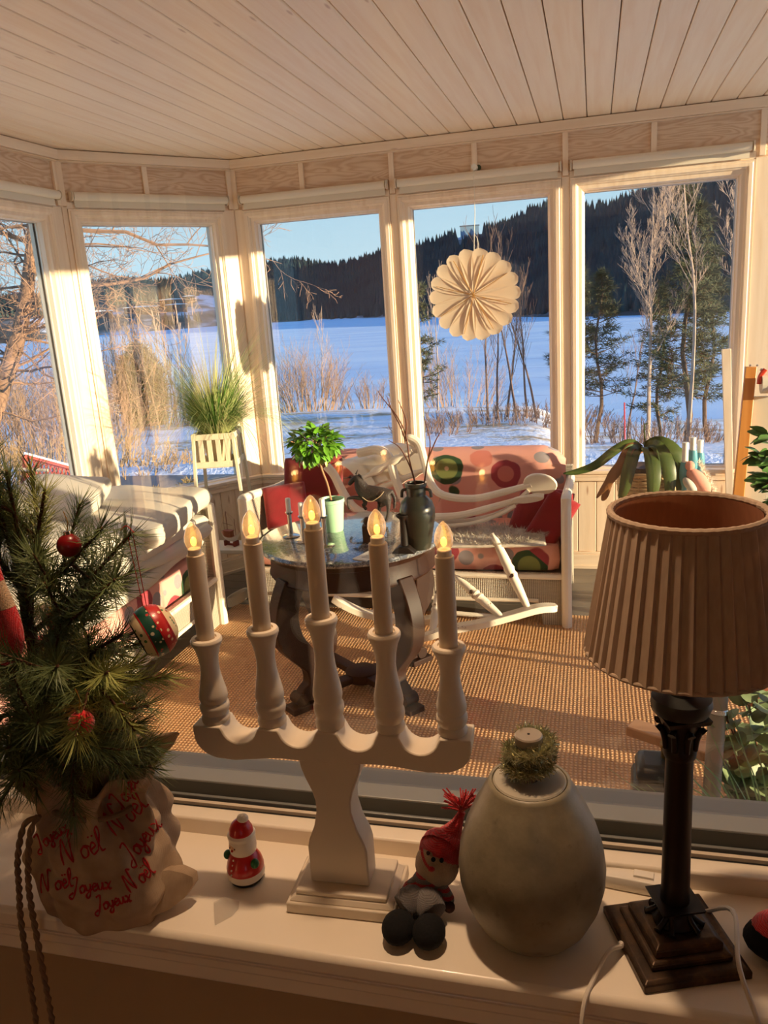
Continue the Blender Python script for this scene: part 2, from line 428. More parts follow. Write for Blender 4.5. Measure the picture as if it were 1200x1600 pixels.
# ceiling: a deck above, boards below
c0 = put('ceiling', MB().bx(-2.75, XR+.13, .95, 4.72, CZ+.014, CZ+.1), WPY); tag(c0, kind='structure')
proto = None; i = 0; x = -2.66+.033
while x < XR+.02:
    if proto is None:
        proto = put('ceiling_board', MB().bx(.002, .1157, .97, 4.70, CZ-.004, CZ+.014), WPY, c0, bevel=.004); o = proto
    else: o = proto.copy(); COL.objects.link(o)
    o.location = (x, 0, 0); x += .1177
put('gap_strip', MB().bx(-2.7, XR+.1, .96, 4.7, CZ+.0125, CZ+.0138), mat('dark_gap', (120, 95, 75), .9), c0)
# floor
FLM = mat('grey_floor_paint', (120, 112, 102), .45, vary=.18, vscale=6, bump=.05)
fl = put('floor', MB().bx(-2.75, XR+.13, .95, 4.72, FZ-.1, FZ-.006), FLM); tag(fl, kind='structure')
proto = None
for i in range(31):
    if proto is None: proto = put('floor_board', MB().bx(-2.72, XR+.1, .001, .119, FZ-.02, FZ), FLM, fl, bevel=.0015); o = proto
    else: o = proto.copy(); COL.objects.link(o)
    o.location = (0, .98+i*.12, 0)
# house wall between the room and the sunroom, with the big fixed window
INW = mat('room_wall_paint', (176, 150, 118), .8, vary=.05)
OX0, OX1, OZ0, OZ1 = -1.75, .95, .765, 2.18
wf = put('wall_front', MB().bx(-2.75, OX0, .76, .96, FZ-.1, 2.45).bx(OX1, 1.9, .76, .96, FZ-.1, 2.45).bx(OX0, OX1, .76, .96, FZ-.1, .735).bx(OX0, OX1, .76, .96, OZ1, 2.45), INW); tag(wf, kind='structure')
put('bounce_cladding', MB().bx(-2.7, OX0, .961, .975, FZ, CZ).bx(OX1, 1.74, .961, .975, FZ, CZ).bx(OX0, OX1, .961, .975, FZ, .74).bx(OX0, OX1, .961, .975, OZ1, CZ), WPX, wf)  # unseen pale panel added on the house wall to bounce light
# room behind the camera
tag(put('wall_room_left', MB().bx(-2.85, -2.75, -5.2, .96, FZ-.1, 2.45), INW), kind='structure')
tag(put('wall_room_right', MB().bx(1.9, 2.0, -5.2, -4.7, FZ-.1, 2.45).bx(1.9, 2.0, -3.1, .96, FZ-.1, 2.45).bx(1.9, 2.0, -4.7, -3.1, FZ-.1, .8).bx(1.9, 2.0, -4.7, -3.1, 2.15, 2.45), INW), kind='structure')
tag(put('wall_room_back', MB().bx(-2.85, 2.0, -5.3, -5.2, FZ-.1, 2.45), INW), kind='structure')
tag(put('ceiling_room', MB().bx(-2.85, 2.0, -5.3, .76, 2.45, 2.55), mat('room_ceiling', (225, 215, 200), .8)), kind='structure')
tag(put('floor_room', MB().bx(-2.85, 2.0, -5.3, .76, FZ-.1, 0), wood_mat('room_floor', (150, 105, 70), (120, 80, 50), (90, 60, 40), 'x')), kind='structure')
cm_ = MB()
for a_, b_2 in ((-3.35, -3.12), (-2.98, -2.90), (-2.78, -2.50), (-2.40, -2.34), (-2.2, -2.05)):
    k_ = max(4, int((b_2-a_)/.012)); v_ = []
    for i_ in range(k_+1):
        y_ = a_+(b_2-a_)*i_/k_; x_ = -2.66+.022*math.sin(y_*70)
        v_ += [(x_, y_, .2), (x_, y_, 2.3)]
    cm_.add(v_, [(2*i_, 2*i_+1, 2*i_+3, 2*i_+2) for i_ in range(k_)])
solo('curtain', cm_, mat('cream_curtain', (240, 222, 190), .9), 'cream curtain panels behind the camera, seen only as pale streaks mirrored in the glass', 'curtain')
# window sill (deep board with rounded nose), inner stool, gasket grooves, aluminium bead, pane
sill = put('trim_sill', MB().bx(-2.7, 1.88, .688, .9, .722, .75).bx(-2.7, 1.88, .697, .9, .708, .722), SILLM, bevel=.008); tag(sill, kind='structure')
put('nose_moulding', MB().bx(-2.7, 1.88, .705, .76, .69, .708).bx(-2.7, 1.88, .715, .76, .66, .69), SILLM, sill, bevel=.004)
win = put('window_house', MB().bx(OX0, OX1, .866, .893, .745, .7745).bx(OX0, OX0+.05, .866, .96, .77, OZ1).bx(OX1-.05, OX1, .866, .96, .77, OZ1).bx(OX0, OX1, .866, .96, OZ1-.05, OZ1), SILLM, bevel=.003); tag(win, kind='structure')
put('groove', MB().bx(OX0+.05, OX1-.05, .8935, .90, .745, .770), GASK, win)
put('frame_strip', MB().bx(OX0+.05, OX1-.05, .90, .906, .745, .775), PAINT, win)
put('gasket', MB().bx(OX0+.05, OX1-.05, .906, .911, .745, .770), GASK, win)
put('bead', MB().bx(OX0+.05, OX1-.05, .911, .916, .75, .778), ALU, win, bevel=.001)
put('glazing_bar', MB().bx(OX0+.05, OX1-.05, .916, .922, .75, .7975), ALUD, win)
put('glazing_bar_top', MB().bx(OX0+.05, OX1-.05, .9165, .948, .7955, .80), ALU, win, bevel=.001)
put('pane', MB().bx(OX0+.05, OX1-.05, .948, .952, .80, OZ1-.05), GLASS_IN, win, smooth=0)
put('outer_sill', MB().bx(OX0, OX1, .953, 1.0, .745, .79), ALU, win)
# rug
def rugm():
    m = bpy.data.materials.new('sisal_weave'); m.use_nodes = True; n = NT(m)
    a = n.wave(21, n.co(), .8, 3, 'X'); b = n.wave(19, n.co(), 1.2, 3, 'Y')
    h = n.math('MULTIPLY', a, b); nz = n.noise(5, n.co((3, .8, 1)), 4); nf = n.noise(70)
    c = n.ramp(h, [(.0, lin((172, 122, 78))), (.35, lin((224, 170, 118))), (.9, lin((250, 208, 156)))])
    c = n.mix(n.ramp(nz, [(.35, (0, 0, 0)), (.65, (.5, .5, .5))]), c, n.mix(nf, lin((186, 136, 90)), lin((240, 192, 138))))
    n.color(c); n.bsdf.inputs['Roughness'].default_value = .62; n.bump(h, 1.0, .006); return m
solo('sisal_rug', MB().grid(lambda u, v: (-1.93+2.95*u, 1.06+2.77*v, FZ+.010+.0015*math.sin(u*19)*math.sin(v*23)), 60, 50).bx(-1.93, 1.02, 1.06, 3.83, FZ+.0002, FZ+.0075),
     rugm(), 'orange-brown woven sisal rug on the grey floor', 'rug')
# ------------------------------------------------------------------ outside: ground, lake, hills
LAKE = -13.55
PXS = [-400, -100, 0, 130, 200, 300, 400, 500, 600, 650, 760, 855, 912, 1000, 1155, 1300, 1700]
DROP = [20, 20, 20, 18, 17.5, 17, 16, 18, 20, 22, 28, 34, 37, 40, 42, 44, 44]
RIDGE = [55, 48, 45, 62, 60, 66, 72, 76, 74, 82, 108, 124, 130, 142, 158, 168, 190]
def az_px(a):  # horizontal angle right of view axis -> pixel on the horizon line
    return 600 + FPX*math.tan(max(-1.2, min(1.3, a)))/math.cos(PITCH)*.985
def px_az(x): return math.atan((x-600)/FPX*math.cos(PITCH)/.985)
def pol(a, r): return Vector((math.sin(a-YAW)*r, math.cos(a-YAW)*r, 0))
RN, HN = [0, 8, 14, 19, 22, 30, 40, 60, 80, 100, 104], [-3.0, -3.3, -3.9, -4.0, -4.25, -5.4, -6.9, -10.0, -12.8, -15.2, -16]
RL, HL = [0, 8, 14, 19, 22, 30, 40, 48, 62, 80, 100, 104], [-3.0, -3.3, -3.9, -4.0, -4.1, -4.6, -5.4, -6.2, -9.6, -13, -15.4, -16]
def near_h(x, y):
    r = math.hypot(x, y); px = az_px(math.atan2(x, y)+YAW); k = min(1, max(0, (px-850)/80)); k = k*k*(3-2*k)
    z = CAM.z + interp(r, RN, HN)*k + interp(r, RL, HL)*(1-k)
    if r > 23: z += .35*math.sin(x*.13+1)*math.sin(y*.11) * min(1, (r-23)/10)
    if 19.0 < y < 20.2 and r < 60: z += .22*math.sin((y-19.0)/1.2*PI)
    return z
SNOW = mat('snow', (236, 240, 246), .6, bump=.3, bscale=.8, bdist=.1)
def groundm():
    m = bpy.data.materials.new('snowy_field'); m.use_nodes = True; n = NT(m)
    a = n.noise(.22, n.co((1, 1.6, 1)), 6, .65); b = n.noise(2.2, n.co((1, 1.5, 1)), 4, .7)
    f = n.math('ADD', n.math('MULTIPLY', a, .6), n.math('MULTIPLY', b, .4))
    n.color(n.ramp(f, [(.36, lin((150, 116, 78))), (.43, lin((205, 178, 140))), (.49, lin((232, 236, 244))), (1, lin((240, 243, 250)))]))
    n.bsdf.inputs['Roughness'].default_value = .8; n.bump(b, .5, .25); return m
gmb = MB(); GA, GR = 120, 60
rr = [4+1.6*i if i < 7 else 15.2+.5*(i-7) if i < 24 else 23.7+(i-24)*2.25 for i in range(GR+1)]
gmb.grid(lambda u, v: (lambda p: (p.x, p.y, near_h(p.x, p.y)-(.12 if 16.6 < p.y < 18.9 else 0)))(pol(-1.15+2.3*u, rr[round(v*GR)])), GA, GR)
tag(put('ground', gmb, groundm(), smooth=60), kind='structure')
def lakem():
    m = bpy.data.materials.new('snowed_lake_ice'); m.use_nodes = True; n = NT(m)
    a = n.noise(.012, n.co((1, 5, 1)), 5); c = n.ramp(a, [(.3, lin((176, 206, 236))), (.6, lin((204, 224, 242)))])
    w = n.noise(.02, n.co((1, 14, 1)), 2); c = n.mix(n.ramp(w, [(.63, (0, 0, 0)), (.66, (.6, .6, .6)), (.69, (0, 0, 0))]), c, lin((110, 140, 190)))
    n.color(c); n.bsdf.inputs['Roughness'].default_value = .7; return m
tag(put('frozen_lake', MB().grid(lambda u, v: (lambda p: (p.x, p.y, LAKE))(pol(-1.2+2.4*u, 88+1300*v)), 40, 8), lakem(), smooth=0), kind='structure')
tag(put('road', MB().grid(lambda u, v: (-40+80*u, 16.9+1.75*v, near_h(-40+80*u, 16.9+1.75*v)+.06+.02*math.sin(u*60)), 80, 2), mat('wet_asphalt', (96, 100, 106), .55, vary=.15, vscale=1.5), smooth=60), kind='structure')
def far(a, t):
    """t 0 at the shore .. 1 at the ridge and a little beyond"""
    x = az_px(a); k = CAM.z-LAKE
    rs = k*FPX/interp(x, PXS, DROP)*math.cos(a)**0*1.0
    top = interp(x, PXS, RIDGE); rg = rs+420+120*math.sin(a*9); r = rs+(rg-rs)*t
    zt = CAM.z + top/FPX*rg*math.cos(a) - 15 + 4*math.sin(a*37)+3*math.sin(a*61+1)
    tt = min(1, t)
    kl = min(1, max(0, (460-x)/120)); z = LAKE + (zt-LAKE)*((tt**1.5*.85+.15*tt)*(1-kl)+kl*tt**.75) - max(0, t-1)*30 + 2.5*math.sin(a*50+t*9)*t*(1-tt)
    p = pol(a, r); return (p.x, p.y, z+.3*min(1, t*50))
def hillm():
    m = bpy.data.materials.new('hillside'); m.use_nodes = True; n = NT(m)
    a = n.noise(.012, n.co((1, 1, 4)), 4)
    n.color(n.ramp(a, [(.45, lin((58, 60, 58))), (.55, lin((120, 118, 118))), (.62, lin((205, 212, 226)))])); n.bsdf.inputs['Roughness'].default_value = .9; return m
tag(put('hills', MB().grid(lambda u, v: far(-.75+2.45*u, v*1.15), 260, 24), hillm(), smooth=60), kind='structure')
def forest():
    g = np.random.default_rng(5); N = 26000
    a = np.concatenate([g.uniform(-.72, .5, N-3000), g.uniform(.5, 1.6, 3000)]); t = g.uniform(0, 1, N)**.8*1.04; V = []; F = []
    n = 5; P = []
    for i in range(N):
        x = az_px(a[i]); tt = t[i]
        if x < 400 and tt < .42+.06*math.sin(a[i]*23) and not (.04 < tt < .08 and math.sin(a[i]*47) > .2): continue
        if x < 200 and tt < .6 and math.sin(a[i]*31+tt*12) > -.1: continue
        if tt < .025 or (abs(x-757) < 22 and tt > .9): continue
        P.append((*far(a[i], tt), g.uniform(8, 16)*(1 if tt < .9 else 1.05)))
    P = np.array(P); M = len(P); ang = np.arange(n)*2*PI/n
    h = P[:, 3]; r = h*g.uniform(.18, .3, M)
    v = np.zeros((M, n+1, 3)); rot = g.uniform(0, 6, M)
    v[:, :n, 0] = P[:, None, 0]+r[:, None]*np.cos(ang[None]+rot[:, None]); v[:, :n, 1] = P[:, None, 1]+r[:, None]*np.sin(ang[None]+rot[:, None]); v[:, :n, 2] = P[:, None, 2]-.5
    v[:, n, :2] = P[:, :2]; v[:, n, 2] = P[:, 2]+h
    f = np.array([[j, (j+1) % n, n] for j in range(n)]); f = f[None]+(np.arange(M)*(n+1))[:, None, None]
    me = bpy.data.meshes.new('distant_forest'); me.vertices.add(M*(n+1)); me.vertices.foreach_set('co', v.ravel())
    f = f.reshape(-1, 3); me.loops.add(f.size); me.loops.foreach_set('vertex_index', f.ravel()); me.polygons.add(len(f))
    me.polygons.foreach_set('loop_start', np.arange(len(f))*3); me.polygons.foreach_set('loop_total', np.full(len(f), 3)); me.update()
    m = bpy.data.materials.new('far_spruce'); m.use_nodes = True; q = NT(m)
    q.color(q.ramp(q.noise(.02, None, 5, .7), [(.35, lin((44, 60, 64))), (.55, lin((62, 80, 78))), (.75, lin((92, 90, 84)))])); q.bsdf.inputs['Roughness'].default_value = .95  # bluish haze of distance put into the spruce colour
    q.bsdf.inputs['Specular IOR Level'].default_value = .1
    me.materials.append(m); o = bpy.data.objects.new('distant_forest', me); COL.objects.link(o)
    tag(o, 'dark conifer forest covering the far hills beyond the frozen lake', 'forest', kind='stuff')
forest()
# row houses on the far shore
HW = mat('red_brown_house', (122, 74, 58), .8); RO = SNOW; WN = mat('house_window', (60, 66, 76), .2)
def house(px, t, w, h, d, label, rz=0):
    a = px_az(px); p = Vector(far(a, t)); p.z += 2.5; T = thing('row_house', label, 'house', p, YAW-a*1.0+rz, 'houses on the far shore')
    put('wall', MB().bx(-w/2, w/2, 0, d, -4, h), HW, T, smooth=0)
    put('roof', MB().prism([(-w/2-1, h), (w/2+1, h), (w/2+1, h+.6), (w*.0, h+1.9), (-w/2-1, h+.6)], -1, d+1), RO, T, smooth=0)
    k = max(3, int(w/5))
    for i in range(k):
        put('window', MB().bx(-w/2+(i+.25)*w/k, -w/2+(i+.75)*w/k, -.12, .1, h*.35, h*.8), WN, T, smooth=0)
house(250, .20, 46, 7, 9, 'long low house with snowy roof on the far shore, behind the grass plant window')
house(297, .34, 32, 7, 9, 'upper snow roofed house beside the forest edge on the far shore')
house(303, .22, 28, 7, 9, 'lower snow roofed house right of the long one on the far shore')
house(324, .36, 16, 7, 9, 'smallest snow roofed house at the right end of the far houses')
house(182, .18, 36, 6.5, 9, 'snow roofed house furthest left behind the bare branches')
# big flat building on the ridge above the paper flower
a = px_az(757); p = Vector(far(a, 1.0)); T = thing('hilltop_building', 'pale block on top of the ridge above the paper flower', 'building', p, YAW-a)
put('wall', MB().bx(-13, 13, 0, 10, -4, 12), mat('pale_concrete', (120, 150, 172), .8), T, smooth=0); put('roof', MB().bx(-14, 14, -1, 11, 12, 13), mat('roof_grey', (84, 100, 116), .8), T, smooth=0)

# ------------------------------------------------------------------ trees and bushes outside
BARK = mat('birch_bark', (176, 152, 134), .8, vary=.25, vscale=3); BARKD = mat('dark_bark', (104, 82, 66), .85, vary=.3, vscale=3)
TWIG = mat('warm_twigs', (158, 128, 104), .85); TWIGD = mat('grey_twigs', (120, 96, 84), .85)
NEED = mat('pine_needles', (74, 80, 54), .8, vary=.35, vscale=1.2); NEEDY = mat('juniper_green', (132, 112, 70), .8, vary=.3, vscale=4)
def branch(mb, p, d, L, r, lvl, g, up=.15, wob=.16, spread=.7, kids=5, segs=5, n0=5, start=.25, ratio=.55, minr=.004):
    pts = [p.copy()]; q = p.copy(); dd = d.normalized()
    for i in range(segs):
        dd = (dd + Vector((g.gauss(0, wob), g.gauss(0, wob), g.gauss(0, wob)+up*.25))).normalized(); q = q+dd*(L/segs); pts.append(q.copy())
    rs = [max(minr, r*(1-.9*i/segs)) for i in range(segs+1)]
    mb.tube(pts, rs, n0 if lvl > 1 else 3, cap=False)
    if lvl <= 0: return
    for k in range(kids):
        t = start+(1-start)*(k+g.random())/kids; i = min(segs-1, int(t*segs)); f = t*segs-i
        s = pts[i].lerp(pts[i+1], f); ax = (pts[i+1]-pts[i]).normalized()
        side = ax.orthogonal().normalized(); side = Matrix.Rotation(g.uniform(0, 2*PI), 3, ax) @ side
        nd = (ax*(1-spread*.5)+side*spread + Vector((0, 0, up))).normalized()
        branch(mb, s, nd, L*ratio*(1.15-.6*t)*g.uniform(.75, 1.2), max(minr, rs[i]*.38), lvl-1, g, up, wob, spread, max(2, kids-1), max(3, segs-1), 4, start*.6, ratio, minr)
def gp(px, r):
    p = pol(px_az(px), r); p.z = near_h(p.x, p.y); return p
def bare_tree(px, r, h, label, seed, kids=9, lvl=2, spread=.55, m=BARK, name='birch_tree', rad=.09, lean=0, group='bare trees by the lake', up=.35, start=.3, ratio=.42, minr=.0065):
    g = random.Random(seed); p = gp(px, r); mb = MB()
    branch(mb, Vector((0, 0, -.2)), Vector((lean, 0, 1)), h, rad, lvl, g, up=up, wob=.045, spread=spread, kids=kids, segs=9, n0=6, start=start, ratio=ratio, minr=minr)
    o = put(name, mb, m, None, loc=p, smooth=60); return tag(o, label, 'tree', group)
def clump(nb, p, R, n, g, d=None, w=.05):
    for _ in range(n):
        v = Vector((g.gauss(0, 1), g.gauss(0, 1), g.gauss(0, .6))).normalized(); q = p+v*R*g.random()*.6
        e = (v + (d or Vector())*.6).normalized()*R*g.uniform(.5, 1); s = e.orthogonal().normalized()*w
        nb.add([q-s, q+s, q+e], [(0, 1, 2)])
def pine(px, r, h, label, seed, wd=.28, bare=.35, dens=1, group='pines by the road'):
    g = random.Random(seed); p = gp(px, r); T = thing('pine_tree', label, 'tree', p, 0, group); tb = MB(); nb = MB()
    tp = [Vector((.02*h*math.sin(i*1.3+seed), .02*h*math.cos(i*.9), -.2+(h+.2)*i/8)) for i in range(9)]
    tb.tube(tp, [.012*h*(1-.85*i/8)+.008 for i in range(9)], 6, cap=False)
    nw = int(26*dens*h/6)
    for i in range(nw):
        t = bare+(1-bare)*(i/nw); z = t*h; c = tp[min(7, int(t*8))].lerp(tp[min(8, int(t*8)+1)], t*8 % 1)
        for _ in range(3):
            a = g.uniform(0, 2*PI); L = h*wd*(1-((t-bare)/(1-bare))**1.4*.85)*g.uniform(.45, 1.05)
            d = Vector((math.cos(a), math.sin(a), g.uniform(-.15, .45))); e = c+d*L; mid = c+d*L*.5+Vector((0, 0, -.04*L))
            tb.tube([c, mid, e], [.022, .015, .008], 3, cap=False)
            for s in (.45, .65, .82, 1):
                clump(nb, c.lerp(e, s)+Vector((0, 0, g.uniform(-.05, .1))), .23*h/6, 18, g, d, .016)
    put('trunk', tb, BARKD, T, smooth=60); put('needle_crown', nb, NEED, T, smooth=0); return T
def bush(px, r, w, h, label, seed, n=60, m=TWIG, name='bare_bush', minr=.006, group='bare bushes by the lake'):
    g = random.Random(seed); p = gp(px, r); mb = MB()
    for _ in range(n):
        a = g.uniform(0, 2*PI); q = Vector((math.cos(a), math.sin(a)*.6, 0))*g.random()**.5*w/2
        k = 1-.5*(q.length/(w/2))**2
        branch(mb, Vector((q.x, q.y, -.1)), Vector((q.x*1.1/w, q.y*1.1/w, 1)), h*k*g.uniform(.65, 1.05), .022, 1, g, up=.25, wob=.13, spread=.6, kids=9, segs=5, n0=3, start=.2, ratio=.33, minr=minr)
    o = put(name, mb, m, None, loc=p, smooth=0); return tag(o, label, 'bush', group)
# right-hand window
pine(953, 34, 6.9, 'bushy pine standing on its own at the left of the right-hand window', 11, .25, .30)
pine(920, 36, 7.6, 'slim pine cut by the left edge of the right-hand window', 12, .17, .35, .8)
pine(1092, 33, 9.6, 'tallest pine, in the right part of the right-hand window', 13, .19, .22, 1.2)
pine(1050, 35, 6.4, 'short pine just right of the forked birch', 14, .2, .2)
pine(1128, 36, 7.8, 'pine at the right edge of the right-hand window', 15, .2, .25)
bare_tree(1032, 32, 10.3, 'tall pale birch with upswept twigs in the middle of the right-hand window', 21, 15, 3, .62, rad=.085, ratio=.36, up=.28, start=.3, minr=.0055)
bare_tree(1098, 31, 11.2, 'pale birch rising behind the tallest pine', 22, 12, 3, .62, rad=.08, ratio=.34, up=.3, start=.4, minr=.0055)
bare_tree(1160, 30, 11, 'birch at the far right, half hidden by the window frame', 23, 12, 3, .62, rad=.08, ratio=.36, up=.25, start=.3, minr=.0055)
bare_tree(1000, 38, 5.6, 'thin bare sapling between pine and tall birch', 24, 9, 2, .5, m=TWIGD, rad=.05)
# window with the paper flower
pine(672, 30, 5.2, 'ragged pine at the left edge of the window with the paper flower', 16, .22, .2)
for i, (x, h, lb) in enumerate([(775, 5.6, 'dark bare tree left of its group under the paper flower'), (792, 6.6, 'dark bare tree directly below the right rim of the paper flower'), (806, 6.0, 'dark bare tree in the middle of the group beside the flower window frame'),
        (822, 6.9, 'tallest dark bare tree of the group beside the flower window frame'), (838, 5.8, 'dark bare tree second from the right in the flower window'), (853, 6.4, 'dark bare tree touching the right frame of the flower window')]):
    bare_tree(x, 33+i % 3, h, lb, 30+i, 10, 2, .5, m=TWIGD, rad=.055, lean=.05*(-1)**i, ratio=.38)
bush(728, 48, 5.4, 4.0, 'pale twiggy thicket below the paper flower', 41, 70)
bush(690, 27, 3.0, 1.0, 'low reddish brush at the bottom of the flower window', 42, 40, TWIGD)
# second window
bush(490, 47, 4.4, 4.4, 'dense pale round thicket behind the topiary', 43, 120)
bush(585, 48, 3.4, 2.2, 'thin reeds at the right of the topiary window', 44, 50)
bare_tree(516, 50, 5.6, 'slender pale birch rising out of the round thicket', 25, 9, 2, .45, rad=.05)
bare_tree(697, 42, 6.2, 'slender pale birch left below the paper flower', 26, 10, 2, .45, rad=.05)
# bay window
g = random.Random(3)
def conifer_blob(px, r, w, h, label, seed, m=NEEDY, name='shrub', n=1300, cat='shrub', group=None):
    g = random.Random(seed); p = gp(px, r); T = thing(name, label, cat, p, 0, group); nb = MB()
    for _ in range(n):
        t = g.random(); R = w/2*math.sin(PI*min(1, .12+t*.88))**.6*g.uniform(.75, 1.05); a = g.uniform(0, 2*PI)
        q = Vector((R*math.cos(a), R*math.sin(a), t*h)); clump(nb, q, h*.12, 2, g, Vector((math.cos(a), math.sin(a), .8)), h*.012)
    put('foliage', nb, m, T, smooth=0); sb = MB()
    for i in range(5):
        a = i*1.26; sb.tube([(0, 0, -.1), (w*.12*math.cos(a), w*.12*math.sin(a), h*.5), (w*.25*math.cos(a), w*.25*math.sin(a), h*.85)], [h*.02, h*.014, h*.006], 4)
    put('stem', sb, BARKD, T, smooth=0); return T
conifer_blob(233, 47, 2.4, 4.3, 'olive rounded juniper tree in the thicket behind the bay window', 51, n=2600, name='juniper_tree', cat='tree')
for i in range(12):
    bare_tree(150+i*13+g.uniform(-3, 3), 41+g.uniform(0, 6), 3.8+g.random()*1.8, '%s thin bare trunk counted from the left in the thicket behind the bay window' % ['first', 'second', 'third', 'fourth', 'fifth', 'sixth', 'seventh', 'eighth', 'ninth', 'tenth', 'eleventh', 'twelfth'][i], 60+i, 7, 2, .4, m=BARK if i % 2 else TWIG, rad=.045, group='thin trunks of the left thicket', name='sapling', minr=.012)
bush(150, 45, 15, 4.6, 'wide brown thicket crossing the two left windows', 45, 300)
bush(20, 36, 12, 4.2, 'tangled brown thicket behind the leaning tree', 46, 260)
bush(60, 25, 9, 1.1, 'strip of dry golden grass at the left edge', 47, 260, mat('dry_grass', (168, 138, 100), .85), name='dry_grass_patch')
bush(230, 24.5, 7, .35, 'low dry grass strip between field and road behind the bay window', 48, 160, mat('dry_grass', (168, 138, 100), .85), name='dry_grass_patch')
bush(1010, 29, 9, .9, 'brown undergrowth at the foot of the pines', 49, 260, TWIGD, name='undergrowth')
bush(820, 31, 8, .8, 'brown undergrowth below the dark bare trees', 50, 200, TWIGD, name='undergrowth')
for i, (x, w, h, lb) in enumerate([(233, .62, .85, 'round olive shrub by the road, leftmost in the bay window'), (287, .75, .95, 'largest olive shrub by the road, left of the plant stand'), (322, .45, .6, 'small olive shrub seen through the legs of the plant stand'), (357, .45, .75, 'small olive shrub at the right edge of the bay window'),
        (447, .5, .9, 'narrow olive shrub at the left edge of the topiary window'), (534, .4, .62, 'tiny olive shrub right of the topiary crown'), (782, .35, .6, 'tiny olive shrub behind the top edge of the floral sofa')]):
    conifer_blob(x, 15.2 if x < 400 else 14.6, w, h, lb, 70+i, n=420, group='olive shrubs along the road')
# leaning bare tree at the far left, close to the house
def left_tree():
    g = random.Random(9); mb = MB(); Y = 9.0
    P = [aty(-40, 760, Y), aty(-8, 640, Y), aty(18, 560, Y), aty(36, 490, Y), aty(48, 400, Y), aty(54, 300, Y), aty(58, 180, Y)]
    base = P[0].copy(); base.z = near_h(base.x-.4, base.y)-.2; base.x -= .5
    P = smoothpath([base]+P, 4); n = len(P)
    mb.tube(P, [.15*(1-.72*i/n) for i in range(n)], 9, cap=False)
    for k in range(60):
        i = int(n*(.3+.68*k/60)); a = g.choice((0, 1)); d = Vector((g.uniform(.5, 1) if a else -g.uniform(.4, 1), g.uniform(-.5, .8), g.uniform(-.25, .55)))
        branch(mb, P[i], d, g.uniform(.9, 2.3), .018, 3, g, up=.06, wob=.2, spread=.7, kids=5, segs=7, n0=4, start=.2, ratio=.5, minr=.0026)
    for q, e in (((30, 540), (-1, .1, .2)), ((40, 470), (1, .2, .12)), ((46, 415), (1, 0, .12)), ((52, 360), (1.2, .1, .1)), ((55, 300), (1.3, .1, -.02)), ((50, 380), (-1, .2, .3))):
        branch(mb, aty(*q, Y), Vector(e), 3.1, .034, 3, g, up=.05, wob=.16, spread=.6, kids=7, segs=8, n0=5, start=.15, ratio=.46, minr=.0026)
    solo('leaning_tree', mb, mat('grey_brown_bark', (158, 124, 100), .85, vary=.3, vscale=6), 'leaning bare tree with fine branches outside the left windows', 'tree', smooth=60)
left_tree()
# red stick, red fence
a = gp(996, 21.5); solo('snow_marker', MB().tube([a, a+Vector((-.03, 0, 1.35))], .018, 6), mat('marker_red', (200, 60, 62), .6), 'thin red snow marker stick by the road', 'marker')
def fence():
    T = thing('red_fence', 'slanting red lattice fence with snow on top, lower left outside', 'fence', aty(75, 745, 9.8)); RD = mat('fence_red', (150, 62, 54), .7); Y = 9.8
    a, b, c, d = aty(38, 712, Y), aty(124, 735, Y+.6), aty(32, 770, Y), aty(124, 790, Y+.6)
    for i in range(15):
        t = i/14
        for s in (0, 1):
            p = a.lerp(b, t); q = c.lerp(d, max(0, min(1, t+(.22 if s else -.22)))); wpart(T, 'lattice_bar', MB().tube([p, q], .012, 4), RD, smooth=0)
    wpart(T, 'top_rail', MB().tube([a, b], .035, 6), RD, smooth=0); wpart(T, 'snow_cap', MB().tube([a+Vector((0, 0, .035)), b+Vector((0, 0, .035))], .022, 6), SNOW, smooth=0)
    for p, q in ((a, c), (b, d)): wpart(T, 'post', MB().tube([p, Vector((q.x, q.y, near_h(q.x, q.y)-.1))], .04, 6), RD, smooth=0)
    wpart(T, 'cross_board', MB().tube([aty(22, 733, Y-.1), aty(75, 735, Y-.05)], .025, 4), mat('pale_board', (205, 180, 150), .7), smooth=0)
fence()
